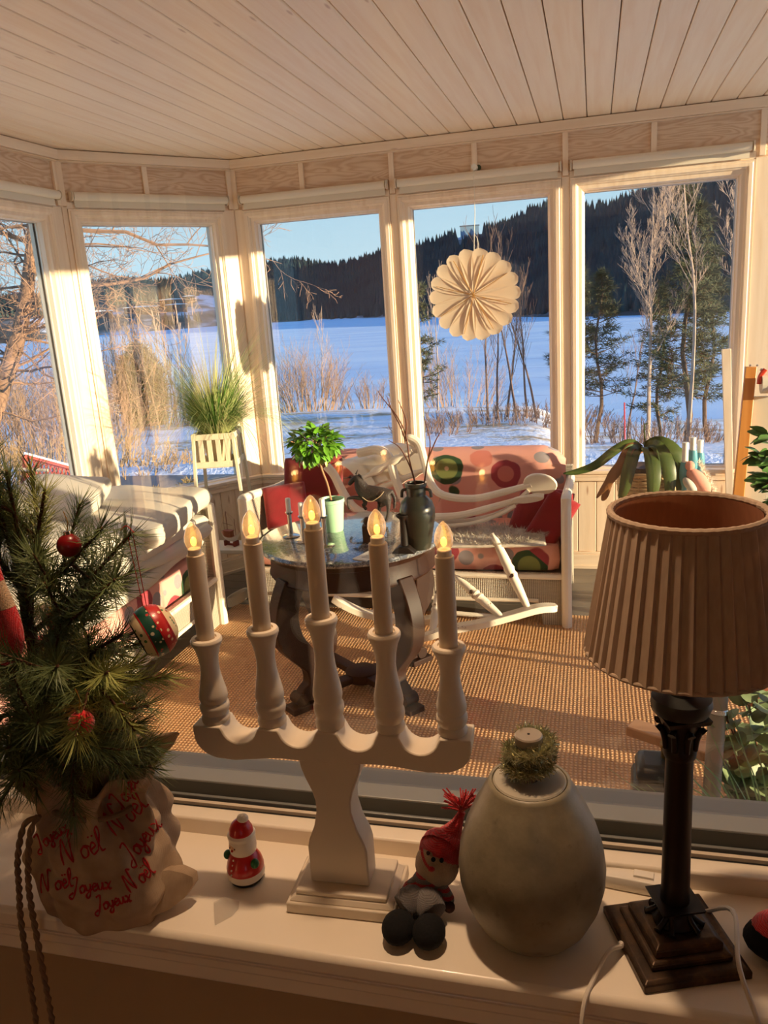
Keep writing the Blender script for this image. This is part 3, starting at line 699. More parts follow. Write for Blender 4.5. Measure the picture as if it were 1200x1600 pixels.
# ------------------------------------------------------------------ sunroom furniture
def wickerm(name, c=(232, 220, 200), sc=1):
    m = bpy.data.materials.new(name); m.use_nodes = True; n = NT(m)
    a = n.wave(34*sc, n.co(), 0, 1, 'X'); b = n.wave(34*sc, n.co(), 0, 1, 'Y'); z = n.wave(52*sc, n.co(), .4, 6, 'Z')
    h = n.math('MULTIPLY', n.math('MAXIMUM', a, b), z)
    n.color(n.ramp(h, [(0, lin(tuple(x*.62 for x in c))), (.3, lin(c)), (1, lin(c))])); n.bsdf.inputs['Roughness'].default_value = .5; n.bump(h, .9, .006); return m
WICK = wickerm('white_wicker'); WROD = mat('white_cane', (236, 226, 208), .4, bump=.3, bscale=120)
def floralm():
    m = bpy.data.materials.new('floral_print'); m.use_nodes = True; n = NT(m)
    co = n.co((1, 1, 1)); s = n.add('SeparateXYZ'); n.l(co, s.inputs[0]); 
    cb = n.add('CombineXYZ'); n.l(s.outputs[0], cb.inputs[0]); n.l(n.math('ADD', s.outputs[1], s.outputs[2]), cb.inputs[1]); co = cb.outputs[0]
    base = lin((226, 164, 150))
    v1 = n.vor(9, co, rand=.55); d1 = v1.outputs['Distance']; s1 = n.add('SeparateColor'); n.l(v1.outputs['Color'], s1.inputs[0])
    c = n.mix(n.math('MULTIPLY', n.math('GREATER_THAN', s1.outputs[1], .5), n.ramp(d1, [(0, (1, 1, 1)), (.36, (1, 1, 1)), (.38, (0, 0, 0))])), base, lin((150, 142, 146)))
    v2 = n.vor(4.3, co, rand=.8); d2 = v2.outputs['Distance']; sp = n.add('SeparateColor'); n.l(v2.outputs['Color'], sp.inputs[0])
    pal = n.ramp(sp.outputs[0], [(0, lin((196, 92, 86))), (.3, lin((124, 134, 74))), (.55, lin((206, 120, 108))), (.8, lin((150, 46, 62)))], True)
    pal2 = n.ramp(sp.outputs[0], [(0, lin((214, 130, 116))), (.3, lin((40, 74, 44))), (.55, lin((160, 60, 70))), (.8, lin((222, 160, 140)))], True)
    wob = n.math('ADD', d2, n.math('MULTIPLY', n.noise(14, co, 1), .10))
    c = n.mix(n.ramp(wob, [(0, (1, 1, 1)), (.44, (1, 1, 1)), (.455, (0, 0, 0))]), c, pal2)
    c = n.mix(n.ramp(d2, [(0, (1, 1, 1)), (.27, (1, 1, 1)), (.285, (0, 0, 0))]), c, pal)
    c = n.mix(n.ramp(d2, [(0, (1, 1, 1)), (.1, (1, 1, 1)), (.11, (0, 0, 0))]), c, lin((226, 190, 150)))
    n.color(c); n.bsdf.inputs['Roughness'].default_value = .85; n.bump(n.noise(9, None, 2), .15, .01); return m
FLOR = floralm()
REDC = mat('red_cushion_cloth', (142, 22, 32), .9, vary=.15, vscale=12, sheen=.3, bump=.2, bscale=300, bdist=.0006)
WHC = mat('white_cotton', (198, 192, 180), .85, bump=.15, bscale=8, bdist=.01)
CHW = mat('chipped_white_paint', (236, 226, 206), .42)
def chip():
    m = bpy.data.materials.new('worn_white_paint'); m.use_nodes = True; n = NT(m)
    f = n.noise(24, n.co((1, 1, 1)), 5, .7)
    n.color(n.ramp(f, [(.34, lin((120, 78, 50))), (.38, lin((232, 222, 204))), (1, lin((240, 232, 214)))])); n.bsdf.inputs['Roughness'].default_value = .5; return m
CHIP = chip()
def M4(loc=(0, 0, 0), rx=0, ry=0, rz=0): return Matrix.Translation(loc) @ rots(rx, ry, rz)

def wicker_sofa(name, label, L, D, loc, rz, cushion_label, seat_z=.27, back_h=.74):
    """local: x along the length, front at y=0 facing -y, floor z=0"""
    t = thing(name, label, 'sofa', loc, rz, None)
    # front skirt with feet columns and arch
    aw = .055
    poly = [(0, 0), (.13, 0), (.135, .10), (.17, .13), (L-.17, .13), (L-.135, .10), (L-.13, 0), (L, 0), (L, seat_z), (0, seat_z)]
    put('front_skirt', MB().prism(poly, 0, .03), WICK, t, bevel=.004)
    put('seat_base', MB().bx(.02, L-.02, .03, D-.02, seat_z-.07, seat_z-.01), WICK, t)
    for s, x in ((0, 0.0), (1, L)):
        xo = x-.03 if s else x
        mb = MB().prism([(0, 0), (.10, 0), (.12, .1), (D-.12, .1), (D-.1, 0), (D, 0), (D, .56), (0, .63)], 0, .03, Matrix.Translation((xo+.03, 0, 0)) @ Matrix.Rotation(PI/2, 4, 'Z'))
        a = put('arm', mb, WICK, t, bevel=.004)
        r = MB()
        r.tube(smoothpath([(xo+.015, -.012, .0), (xo+.015, -.014, .3), (xo+.015, -.012, .6), (xo+.015, .03, .645), (xo+.015, D*.6, .60), (xo+.015, D, .585)], 4), .024, 10)
        put('arm_rail', r, WROD, a)
    put('back_panel', MB().bx(0, L, D-.03, D, .08, back_h-.1), WICK, t, bevel=.004)
    put('rim_rod', MB().tube([(0.01, -.008, seat_z-.01), (L-.01, -.008, seat_z-.01)], .014, 8).tube([(.15, -.004, .135), (L-.15, -.004, .135)], .01, 8), WROD, t)
    # upholstered rounded back
    mb = MB(); n = 22
    def bk(u, v):
        a = v*PI*1.0; x = .035+(L-.07)*u
        e = min(1, min(u, 1-u)*14)**.5
        if v < .35: return (x, D-.17-.02*e, seat_z+.1+(back_h-.05-seat_z-.1)*v/.35)
        if v < .75: q = (v-.35)/.4*PI; return (x, D-.10-.09*math.cos(q)*e, back_h-.05+.075*math.sin(q)*e)
        return (x, D-.01, back_h-.05-(back_h-.3)*(v-.75)/.25)
    put('back_upholstery', mb.grid(bk, 40, n), FLOR, t, smooth=60)
    cb = MB().pillow((L-.09, D-.22, .15), M4((L/2, (D-.2)/2+.02, seat_z+.07)), n=20, p=9, edge=.75)
    c = put('seat_cushion', cb, FLOR, None, loc=loc, smooth=60); c.rotation_euler = (0, 0, rz); tag(c, cushion_label, 'cushion')
    return t
wicker_sofa('wicker_sofa', 'white wicker sofa with curved floral upholstered back under the back windows', 1.66, .72, (-1.77, 3.70, FZ), 0, 'pink flower printed seat cushion on the sofa under the back windows', .27, .76)
wicker_sofa('wicker_sofa', 'white wicker sofa at the left wall, buried under white quilts', 1.7, .66, (-1.89, 1.88, FZ), PI/2, 'flower printed seat cushion under the white quilts on the left sofa', .27, .62)

def cushion(name, label, loc, d, rx, ry, rz, m, cat='cushion', group=None, p=5, n=16, wob=.0, seed=0, edge=.3, cat2=None):
    g = random.Random(seed); ph = [g.uniform(0, 6) for _ in range(6)]
    def fn(x, y, z):
        return (x, y, z + wob*(math.sin(x*9+ph[0])*math.cos(y*7+ph[1]) + .5*math.sin(x*19+ph[2]+y*13)))
    o = put(name, MB().pillow(d, None, n=n, p=p, fn=fn if wob else None, edge=edge), m, None, loc=loc, smooth=70)
    o.rotation_euler = (rx, ry, rz); return tag(o, label, cat, group)
# red cushions on the back sofa
a = aty(846, 803, 3.93); cushion('red_cushion', 'bright red cushion slumped against the right arm of the back sofa', a, (.27, .27, .11), 1.0, .15, -.3, REDC, group='red cushions on the back sofa', wob=.012, seed=1)
a = aty(862, 812, 3.84); cushion('red_cushion', 'folded red cushion squeezed at the front of the right sofa arm', a, (.16, .27, .08), 1.1, .5, -.2, REDC, group='red cushions on the back sofa', wob=.012, seed=2)
a = aty(447, 790, 3.92); cushion('red_cushion', 'small square red cushion at the left arm of the back sofa, behind the silver candlesticks', a, (.23, .23, .09), 1.15, -.1, .25, REDC, group='red cushions on the back sofa', seed=3)
a = aty(490, 760, 4.12); cushion('red_cushion', 'dark red cushion behind the topiary stem on the back sofa', a, (.33, .33, .11), 1.2, 0, .1, mat('wine_red_cloth', (128, 30, 34), .9, sheen=.2), group='red cushions on the back sofa', seed=4)
# sheepskin
def fleece():
    g = random.Random(4); mb = MB(); c = atz(770, 838, FZ+.44); mb.pillow((.5, .34, .03), M4(c, 0, 0, .1), n=12, p=2.4)
    for _ in range(3800):
        a = g.uniform(0, 2*PI); r = g.random()**.5; x = .26*r*math.cos(a); y = .18*r*math.sin(a)
        q = c+Vector((x, y, .012)); d = Vector((g.gauss(0, .6)+.6*math.cos(a), g.gauss(0, .6)+.6*math.sin(a)-.4, g.uniform(.1, .8))).normalized()*g.uniform(.015, .035); s = Vector((g.uniform(-1, 1), g.uniform(-1, 1), 0)).normalized()*.0018
        mb.add([q-s, q+s, q+d], [(0, 1, 2)])
    solo('sheepskin', mb, mat('grey_white_fleece', (206, 196, 180), .95, vary=.2, vscale=30), 'grey white shaggy sheepskin on the seat of the back sofa', 'sheepskin', smooth=0)
fleece()
# --- white quilts piled on the left sofa
def quilt(label, px, X, w, l, h, dx=0, dy=0, dz=0, rx=0, ry=0, rz=0, seed=0, wob=.02, p=4, edge=.45, name='white_quilt'):
    c = px
    return cushion(name, label, c, (w, l, h), rx, ry, rz, WHC, 'quilt', 'white quilts piled on the left sofa', p, 26, wob, seed, edge)
for i, (x, y, z, w, l, h, rx, ry, rz, lb) in enumerate([
    (-2.20, 2.95, .345, .62, 1.15, .09, 0, 0, .05, 'lowest white quilt of the pile, directly on the flower printed cushion'),
    (-2.18, 3.02, .415, .62, 1.0, .09, .02, .0, -.06, 'second white quilt from the bottom of the pile'),
    (-2.16, 3.08, .485, .62, .85, .09, .0, .02, .03, 'white quilt in the middle of the pile with folded edges'),
    (-2.15, 3.20, .575, .66, .70, .12, .03, .05, .12, 'broad flat white cushion on top at the far end of the pile'),
    (-2.20, 2.72, .575, .64, .62, .15, -.06, .10, -.2, 'puffed white quilt slumping forward over the front of the pile'),
    (-2.24, 2.45, .52, .56, .62, .18, -.1, .05, .2, 'round white quilt bundle at the near end of the pile'),
    (-2.34, 3.02, .70, .38, .42, .10, .1, .12, .3, 'white pillow lying highest, against the left window')]):
    quilt(lb, (x, y, z), 0, w, l, h, rx=rx, ry=ry, rz=rz, seed=20+i, wob=.010+.004*(i % 3), p=3.6 if i > 2 else 6, edge=.6)
# --- white rocking chair lying on its side on the back sofa (seat, back slats, arms)
def tubes(mb, pxs, ys, r, n=8, k=4, sx=1):
    if isinstance(ys, (int, float)): ys = [ys]*len(pxs)
    P = smoothpath([aty(a, b, y) for (a, b), y in zip(pxs, ys)], k); N = len(P)
    R = [float(np.interp(i/(N-1), np.linspace(0, 1, len(r)), r)) for i in range(N)] if isinstance(r, (list, tuple)) else r
    return mb.tube(P, R, n, sx=sx)
T = thing('rocking_chair', 'upper half of a white rocking chair lying on its side across the back sofa', 'chair', (-.9, 3.95, FZ+.42))
Y = 3.86
wpart(T, 'side_post', tubes(MB(), [(652, 708), (646, 696), (637, 690), (640, 684), (655, 694), (664, 725), (673, 755), (693, 774), (740, 779), (790, 768), (830, 757)], [4.0, 4.0, 4.0, 4.0, 4.0, 3.98, 3.94, 3.9, 3.88, 3.86, 3.84], [.008, .012, .016, .02, .022, .021, .021, .02, .019, .018, .014], 10), CHW)
wpart(T, 'arm_rail', tubes(MB(), [(560, 708), (590, 703), (608, 715), (615, 740), (628, 775), (640, 800)], [4.1, 4.08, 4.03, 4.0, 3.96, 3.94], .025, 10), CHW)
wpart(T, 'side_post', tubes(MB(), [(510, 728), (522, 742), (535, 768), (552, 792), (575, 806)], 3.98, .024, 10), CHW)
wpart(T, 'arm_rail', tubes(MB(), [(674, 808), (720, 805), (770, 792), (830, 776), (850, 775)], 3.82, [.020, .019, .017, .014, .012], 10), CHW)
wpart(T, 'seat_rail', tubes(MB(), [(672, 818), (740, 812), (790, 797), (826, 767)], 3.84, .012, 8), CHW)
wpart(T, 'seat_rail', tubes(MB(), [(672, 823), (735, 818), (780, 804), (805, 790)], 3.80, .010, 8), CHW)
def paddle(q, Y, w, h, rz):
    mb = MB(); c = aty(*q, Y); out = [(w*math.cos(a)*(1 if math.cos(a) > 0 else .85), h*math.sin(a)) for a in [i*PI/10 for i in range(20)]]
    mb.prism(out, -.009, .009, M4(c, .35, rz, 0)); return mb
wpart(T, 'arm_paddle', paddle((842, 756), 3.84, .088, .058, .12), CHW, bevel=.004)
wpart(T, 'arm_paddle', paddle((822, 780), 3.80, .085, .02, -.1), CHW, bevel=.004)
for (a, b), (c, d) in (((560, 752), (655, 698)), ((565, 775), (662, 735)), ((618, 720), (650, 700))):
    P = [aty(a, b, 4.02).lerp(aty(c, d, 4.0), i/14) for i in range(15)]
    wpart(T, 'turned_spindle', MB().tube(P, [.013+.007*(math.sin(i*1.7) > .2)+.004*math.sin(i/14*PI) for i in range(15)], 10), CHW)
# curved slats of the seat
for i in range(5):
    u = i/5
    mb = MB(); 
    def sl(a, b, u=u):
        q0 = (512+u*100, 728-u*34); t = a
        x = q0[0]+t*54-10*math.sin(t*PI)*0; y = q0[1]-26*math.sin((t*.75+.02)*PI)+t*52
        return aty(x+b*21.5, y-b*6, 4.18+u*.10-t*.2)
    v0 = mb.grid(lambda a, b: sl(a, b), 12, 2); th = Vector((.006, .012, -.006))
    k = len(mb.v); mb.add([Vector(p)+th for p in mb.v[:k]], [tuple(k*0+j for j in f[::-1]) for f in mb.f])
    wpart(T, 'seat_slat', mb, CHW, smooth=60)
# undercarriage standing on the rug
T = thing('rocker_base', 'worn white rockers and turned legs on the rug before the back sofa', 'chair base', (-.5, 3.5, FZ))
def flatbar(mb, pxs, ys, w, th, k=4):
    P = smoothpath([aty(a, b, y) for (a, b), y in zip(pxs, ys)], k); n = len(P); v = []
    for i, p in enumerate(P):
        t = (P[min(n-1, i+1)]-P[max(0, i-1)]).normalized(); s = t.cross(Vector((0, 0, 1))).normalized(); ww = w*(1 if 0 < i < n-1 else .6)
        up = s.cross(t).normalized(); v += [p-s*ww-up*th, p+s*ww-up*th, p+s*ww+up*th, p-s*ww+up*th]
    f = [(i*4+j, i*4+(j+1) % 4, (i+1)*4+(j+1) % 4, (i+1)*4+j) for i in range(n-1) for j in range(4)]+[(3, 2, 1, 0), tuple((n-1)*4+j for j in range(4))]
    return mb.add(v, f)
wpart(T, 'rocker', flatbar(MB(), [(662, 996), (700, 984), (750, 975), (800, 962), (840, 951), (869, 949)], [3.43, 3.44, 3.46, 3.5, 3.54, 3.58], .028, .016), CHIP, bevel=.003)
wpart(T, 'rocker', flatbar(MB(), [(520, 935), (560, 955), (610, 966), (660, 970), (700, 962)], [3.45, 3.47, 3.5, 3.52, 3.55], .028, .016), CHIP, bevel=.003)
def turned(a, ya, b, yb, r=.022, seed=0):
    P = [aty(*a, ya).lerp(aty(*b, yb), i/24) for i in range(25)]
    R = []
    for i in range(25):
        t = i/24; q = r*(.6+.5*math.sin(t*PI)); 
        if t < .08: q = r*.42
        if .38 < t < .62: q = r*(1.0+.22*(i % 2))
        if t > .93: q = r*.6
        R.append(q)
    return MB().tube(P, R, 12)
wpart(T, 'turned_leg', turned((769, 833), 3.62, (827, 955), 3.54), CHIP)
wpart(T, 'turned_leg', turned((708, 898), 3.62, (786, 966), 3.48, .021), CHIP)
wpart(T, 'turned_leg', turned((690, 905), 3.6, (674, 995), 3.44, .021), CHIP)
wpart(T, 'turned_leg', turned((640, 880), 3.64, (655, 968), 3.52, .018), CHIP)
wpart(T, 'cross_bar', MB().tube([aty(678, 955, 3.5), aty(790, 965, 3.5)], .011, 8), CHIP)
hole = mat('dark_peg_hole', (60, 40, 28), .9)
for q, y in (((800, 899), 3.555), ((736, 925), 3.53), ((683, 925), 3.52)):
    p = aty(*q, y); wpart(T, 'peg_hole', MB().cyl(p+Vector((0, -.006, 0)), p+Vector((0, .01, 0)), .0085, n=12), hole)

# ------------------------------------------------------------------ round marble table
TC = Vector((-.955, 2.985, 0)); TZ = .55
def marblem():
    m = bpy.data.materials.new('grey_marble'); m.use_nodes = True; n = NT(m)
    f = n.noise(16, None, 8, .75, 2.2); v = n.ramp(n.noise(26, None, 6, .7, 3), [(.50, (0, 0, 0)), (.55, (.8, .8, .8)), (.58, (0, 0, 0))])
    c = n.ramp(f, [(.35, lin((50, 54, 62))), (.5, lin((88, 92, 98))), (.62, lin((66, 70, 76))), (.75, lin((150, 150, 148)))])
    n.color(n.mix(v, c, lin((190, 190, 186)))); n.bsdf.inputs['Roughness'].default_value = .12; n.bsdf.inputs['Coat Weight'].default_value = .6; return m
DKW = mat('dark_walnut', (44, 24, 16), .48, vary=.3, vscale=10, stretch=(1, 1, .3), coat=0)
DKW.node_tree.nodes['Principled BSDF'].inputs['Specular IOR Level'].default_value = .22
T = thing('round_table', 'round grey marble topped table on dark carved curved legs', 'table', (TC.x, TC.y, FZ))
h = TZ-FZ
put('marble_top', MB().lathe([(.0, h-.022), (.365, h-.022), (.374, h-.018), (.378, h-.01), (.374, h-.002), (.366, h), (0, h)], n=72, cap=False), marblem(), T)
put('apron', MB().lathe([(.30, h-.13), (.335, h-.13), (.342, h-.12), (.336, h-.11), (.334, h-.05), (.345, h-.045), (.352, h-.03), (.362, h-.022), (.2, h-.022)], n=64, cap=False), DKW, T)
for k in range(4):
    a = math.radians(52+90*k)
    c, s = math.cos(a), math.sin(a)
    prof = [(.30, h-.12), (.335, h-.20), (.35, h-.28), (.335, h-.36), (.28, h-.44), (.245, h-.50), (.25, h-.57), (.285, h-.60), (.31, h-.62)]
    P = smoothpath([(c*r, s*r, z) for r, z in prof], 4); n = len(P); mb = MB(); v = []
    sd_ = Vector((-s, c, 0))
    for i, p in enumerate(P):
        t = (P[min(n-1, i+1)]-P[max(0, i-1)]).normalized(); u = sd_.cross(t).normalized(); f = i/(n-1)
        w = .036-.012*f; d = float(np.interp(f, [0, .35, .7, 1], [.045, .055, .030, .026]))
        v += [p-sd_*w-u*d, p+sd_*w-u*d, p+sd_*w+u*d, p-sd_*w+u*d]
    mb.add(v, [(i*4+j, i*4+(j+1) % 4, (i+1)*4+(j+1) % 4, (i+1)*4+j) for i in range(n-1) for j in range(4)]+[(3, 2, 1, 0), tuple((n-1)*4+j for j in range(4))])
    leg = put('leg', mb, DKW, T, bevel=.006)
    put('scroll_foot', MB().tube([Vector((c*.315, s*.315, .058))-sd_*.03, Vector((c*.315, s*.315, .058))+sd_*.03], .026, 16), DKW, leg)
    put('foot_block', MB().box((c*.31, s*.31, .017), (.11, .075, .034), rz=a), DKW, leg, bevel=.004)
    put('stretcher', MB().box((c*.15, s*.15, .055), (.28, .05, .03), rz=a), DKW, T, bevel=.004)
put('stretcher_hub', MB().lathe([(.06, .03), (.07, .04), (.07, .075), (.05, .085), (.0, .09)], n=24), DKW, T)

# things on the table
def at_t(x, y, z=TZ): return atz(x, y, z)
SILV = mat('polished_silver', (208, 200, 190), .18, 1); WAX = mat('white_wax', (240, 236, 226), .5, sheen=.1)
def cstick(p, hh, ch, label):
    T = thing('candlestick', label, 'candlestick', p, 0, 'silver candlesticks on the marble table')
    put('base', MB().lathe([(.034, 0), (.036, .003), (.03, .006), (.010, .009)], n=32), SILV, T)
    put('stem', MB().lathe([(.009, .008), (.009, hh-.01), (.013, hh-.008), (.016, hh), (.009, hh)], n=20), SILV, T)
    c = solo('candle', MB().lathe([(.0105, 0), (.0105, ch), (.008, ch+.002), (0, ch+.002)], (p.x, p.y, p.z+hh+.0003), n=16, cap=False), WAX, 'short white candle in ' + label.replace('silver candlestick', 'the silver candlestick'), 'candle', group='white candles on the marble table')
for (x, y), ty, b, lb in (((455, 838), 800, 779, 'silver candlestick furthest left on the marble table'), ((475, 846), 806, 786, 'silver candlestick second from the left, shortest'), ((509, 853), 806, 780, 'silver candlestick partly behind the middle electric candle')):
    p = at_t(x, y); hh = (aty(x, ty, p.y)-p).z; cstick(p, hh, (aty(x, b, p.y)-p).z-hh, lb)
# potted topiary
def leafmesh(mb, L, w, fold=.25, bend=.3, n=4, M=None):
    v = []; f = []
    for i in range(n+1):
        t = i/n; ww = w*math.sin(PI*(t*.92+.04))**.8/2; x = L*t; z = -bend*L*t*t
        v += [(x, -ww, z+fold*ww), (x, 0, z), (x, ww, z+fold*ww)]
    for i in range(n):
        for j in range(2): f.append((i*3+j, (i+1)*3+j, (i+1)*3+j+1, i*3+j+1))
    return mb.add(v, f, M)
LEAFM = mat('glossy_leaf', (112, 172, 52), .32, vary=.45, vscale=14, coat=.4); LEAFM2 = mat('young_leaf', (150, 178, 60), .35)
def orient(o, p, d, roll=0):
    o.location = p; o.rotation_euler = (Vector(d).to_track_quat('X', 'Z').to_matrix() @ Matrix.Rotation(roll, 3, 'X')).to_euler()
p = at_t(522, 829); T = thing('potted_topiary', 'small standard tree with round glossy green crown in a mint green pot', 'plant', p)
POTM = mat('mint_green_pot', (176, 224, 184), .45)
H = (aty(520, 779, p.y)-p).z
put('pot', MB().lathe([(.036, 0), (.039, .004), (.050, H-.016), (.053, H-.014), (.053, H), (.049, H), (.046, H-.02), (.0, H-.02)], n=40), POTM, T)
put('soil', MB().lathe([(0, H-.019), (.045, H-.019)], n=24), mat('dark_soil', (52, 38, 30), .95, bump=.5, bscale=200), T)
c = aty(492, 693, p.y)-p
st = smoothpath([(.0, 0, H-.02), (-.012, 0, H+.06), (-.03, 0, H+.12), (c.x+.005, 0, c.z-.03)], 5)
put('stem', MB().tube(st, .0045, 8), mat('pale_stem', (170, 132, 96), .7), T)
g = random.Random(12); LM = []
for L, w in ((.050, .026), (.042, .022), (.036, .022)):
    me = put('leaf', leafmesh(MB(), L, w), LEAFM, T, smooth=60); LM.append(me)
for i in range(330):
    v = Vector((g.gauss(0, 1), g.gauss(0, 1), g.gauss(.1, 1))).normalized()
    if i < 3: o = LM[i]
    else:
        o = LM[g.choice((0, 0, 1, 2))].copy(); COL.objects.link(o)
    rr_ = g.uniform(.35, 1)**.5; q = c+Vector((v.x*.088*rr_, v.y*.08*rr_, v.z*.062*rr_))
    orient(o, q, v+Vector((g.gauss(0, .5), g.gauss(0, .5), g.gauss(-.15, .4))), g.uniform(-.6, .6))
y_ = put('young_leaf', leafmesh(MB(), .036, .014), LEAFM2, T, smooth=60)
for i in range(7):
    o = y_ if i == 0 else y_.copy()
    if i: COL.objects.link(o)
    orient(o, c+Vector((-.05+.017*i, -.04, -.055-.01*math.sin(i))), (g.gauss(0, .4), -.4, -1))
put('twigs', (lambda mb: [mb.tube([st[-1], c+Vector((g.gauss(0, .04), g.gauss(0, .04), g.gauss(0.01, .03)))], .002, 4) for _ in range(16)] and mb)(MB()), MATS['pale_stem'], T)
# dark green vase with handles and twigs
p = at_t(655, 856); GV = mat('dark_green_glaze', (32, 38, 30), .35, vary=.25, vscale=12, coat=.4); H = (aty(655, 754, p.y)-p).z
T = thing('green_vase', 'dark olive green vase with short neck on the right of the marble table', 'vase', p)
put('body', MB().lathe([(r*1.0, z*H) for r, z in ((.040, 0), (.045, .01), (.056, .25), (.066, .48), (.067, .60), (.058, .72), (.040, .79), (.036, .81), (.036, .93), (.041, .95), (.041, 1.0), (.033, 1.0), (.031, .85), (.0, .8))], n=40), GV, T)
for s in (-1, 1): put('ear', MB().tube(smoothpath([(s*.036, 0, H*.90), (s*.052, 0, H*.88), (s*.056, 0, H*.78)], 3), .006, 8), GV, T)
tw = MB()
for pts in ([(650, 760), (640, 720), (634, 680), (620, 650), (600, 625), (590, 610)], [(634, 690), (625, 665), (612, 640), (604, 618)], [(650, 760), (641, 730), (625, 700), (607, 688)], [(662, 760), (668, 720), (672, 690), (662, 650)], [(668, 720), (680, 690), (690, 672)], [(634, 685), (634, 655), (622, 625)]):
    tubes(tw, pts, p.y, [.0032, .0025, .0012], 5)
wpart(T, 'twigs', tw, mat('brown_twig', (96, 54, 38), .8))
# dark iron candlestick (empty)
p = at_t(633, 862); H = (aty(633, 805, p.y)-p).z; IRON = mat('black_iron', (34, 30, 28), .55, .4, bump=.3)
T = thing('iron_candlestick', 'empty black iron candlestick with wide foot before the green vase', 'candlestick', p)
put('foot', MB().prism([(-.045, 0), (.045, 0), (.042, .006), (.018, .026), (-.018, .026), (-.042, .006)], -.03, .03), IRON, T, bevel=.003)
put('stem', MB().lathe([(.014, .024), (.013, H-.02), (.016, H-.012), (.024, H-.006), (.027, H), (.024, H+.003), (.012, H-.004), (0, H-.004)], n=24), IRON, T)
# wooden block + card
p = at_t(578, 846); T = solo('wooden_block', MB().box((p.x, p.y, p.z+.0345), (.052, .04, .068), rz=.2).ball((p.x-.006, p.y, p.z+.083), (.016, .016, .018), 12), mat('brown_block', (84, 62, 48), .6, vary=.25), 'small brown carved block figure between horse and card', 'figurine', bevel=.003)
p = at_t(574, 870); T = thing('card', 'small white printed card lying on the front of the marble table', 'card', p, -.35)
put('sheet', MB().box((0, 0, .0025), (.062, .1, .004)), mat('card_white', (236, 230, 218), .6), T, bevel=.0005)
for i in range(5): put('print_line', MB().box((.008, .03-.013*i, .0048), (.036, .0035, .0006)), mat('print_grey', (120, 110, 104), .7), T, smooth=0)
# speckled dark horse figure with a horn, rearing one foreleg
def skin(name, nodes, edges, m, parent, sub=2):
    me = bpy.data.meshes.new(name); me.from_pydata([n[:3] for n in nodes], edges, []); me.materials.append(m)
    o = bpy.data.objects.new(name, me); COL.objects.link(o); o.parent = parent
    sk = o.modifiers.new('skin', 'SKIN'); sk.use_smooth_shade = True
    if not me.skin_vertices: me.skin_vertices.new(name='')
    for i, n in enumerate(nodes): me.skin_vertices[0].data[i].radius = (n[3], n[3]) if len(n) < 5 else (n[3], n[4]); me.skin_vertices[0].data[i].use_root = (i == 0)
    s = o.modifiers.new('sub', 'SUBSURF'); s.levels = sub; s.render_levels = sub
    return o
def horse():
    m = bpy.data.materials.new('speckled_dark_metal'); m.use_nodes = True; n = NT(m)
    v = n.vor(170).outputs['Distance']
    n.color(n.ramp(n.math('ADD', v, n.math('MULTIPLY', n.noise(20), .25)), [(.18, lin((216, 200, 176))), (.26, lin((48, 38, 34))), (1, lin((36, 28, 26)))])); n.bsdf.inputs['Roughness'].default_value = .6; n.bump(v, .6, .002)
    p = at_t(590, 817); T = thing('horse_figure', 'dark speckled horse figure with a small horn, foreleg raised, on the marble table', 'figurine', p)
    Y = p.y
    def q(x, y, r, dy=0, r2=None):
        v = aty(x, y, Y+dy)-p; return (v.x, v.y, v.z, r) if r2 is None else (v.x, v.y, v.z, r, r2)
    N = [q(588, 769, .026, 0, .030), q(570, 768, .027, 0, .028), q(562, 760, .027), q(560, 750, .022), q(556, 745, .018), q(549, 752, .012), q(545, 758, .008),   # torso centre -> chest -> neck -> head
         q(600, 772, .026, 0, .028), q(606, 780, .018, -.012), q(607, 793, .009, -.014), q(606, 804, .006, -.014), q(603, 815, .008, -.014),   # haunch, near hind leg
         q(598, 783, .017, .014), q(592, 794, .009, .016), q(594, 803, .006, .016), q(591, 813, .008, .016),
         q(566, 779, .012, -.012), q(553, 777, .008, -.014), q(543, 779, .006, -.016), q(544, 790, .006, -.016), q(547, 796, .008, -.016),   # raised foreleg
         q(570, 782, .012, .012), q(571, 789, .008, .014), q(566, 788, .006, .014), q(573, 797, .008, .014)]
    N += [q(612, 768, .010), q(617, 780, .007), q(616, 795, .005)]
    E = [(0, 1), (1, 2), (2, 3), (3, 4), (4, 5), (5, 6), (0, 7), (7, 8), (8, 9), (9, 10), (10, 11), (7, 12), (12, 13), (13, 14), (14, 15), (1, 16), (16, 17), (17, 18), (18, 19), (19, 20), (1, 21), (21, 22), (22, 23), (23, 24), (7, 25), (25, 26), (26, 27)]
    skin('body', N, E, m, T)
    wpart(T, 'horn', MB().tube([aty(549, 745, Y), aty(536, 748, Y)], [.004, .0008], 6), m)
    for dy in (-.006, .006): wpart(T, 'ear', MB().tube([aty(556, 741, Y+dy), aty(559, 734, Y+dy)], [.004, .001], 6), m)
    mb = MB(); 
    for i in range(9): a = aty(560+i*1.6, 741+i*3.2, Y); mb.tube([a, a+Vector((.014, -.004, -.008)), a+Vector((.018, -.006, -.022))], [.004, .003, .001], 5)
    wpart(T, 'mane', mb, m)
    wpart(T, 'girth_cord', MB().tube(smoothpath([aty(566, 777, Y-.03), aty(578, 784, Y-.034), aty(592, 777, Y-.032), aty(600, 768, Y-.028)], 4), .0016, 5), mat('pale_cord', (200, 176, 140), .7))
    tf = MB(); g = random.Random(2)
    for i in range(16): a = aty(612+g.uniform(-2, 3), 775+g.uniform(-5, 25), Y); tf.tube(smoothpath([a, a+Vector((g.uniform(-.01, .03), 0, g.uniform(-.02, .02))), a+Vector((g.uniform(-.01, .03), 0, g.uniform(-.04, .01)))], 3), .0007, 4)
    wpart(T, 'tail_hair', tf, mat('wire_hair', (90, 70, 56), .6))
horse()

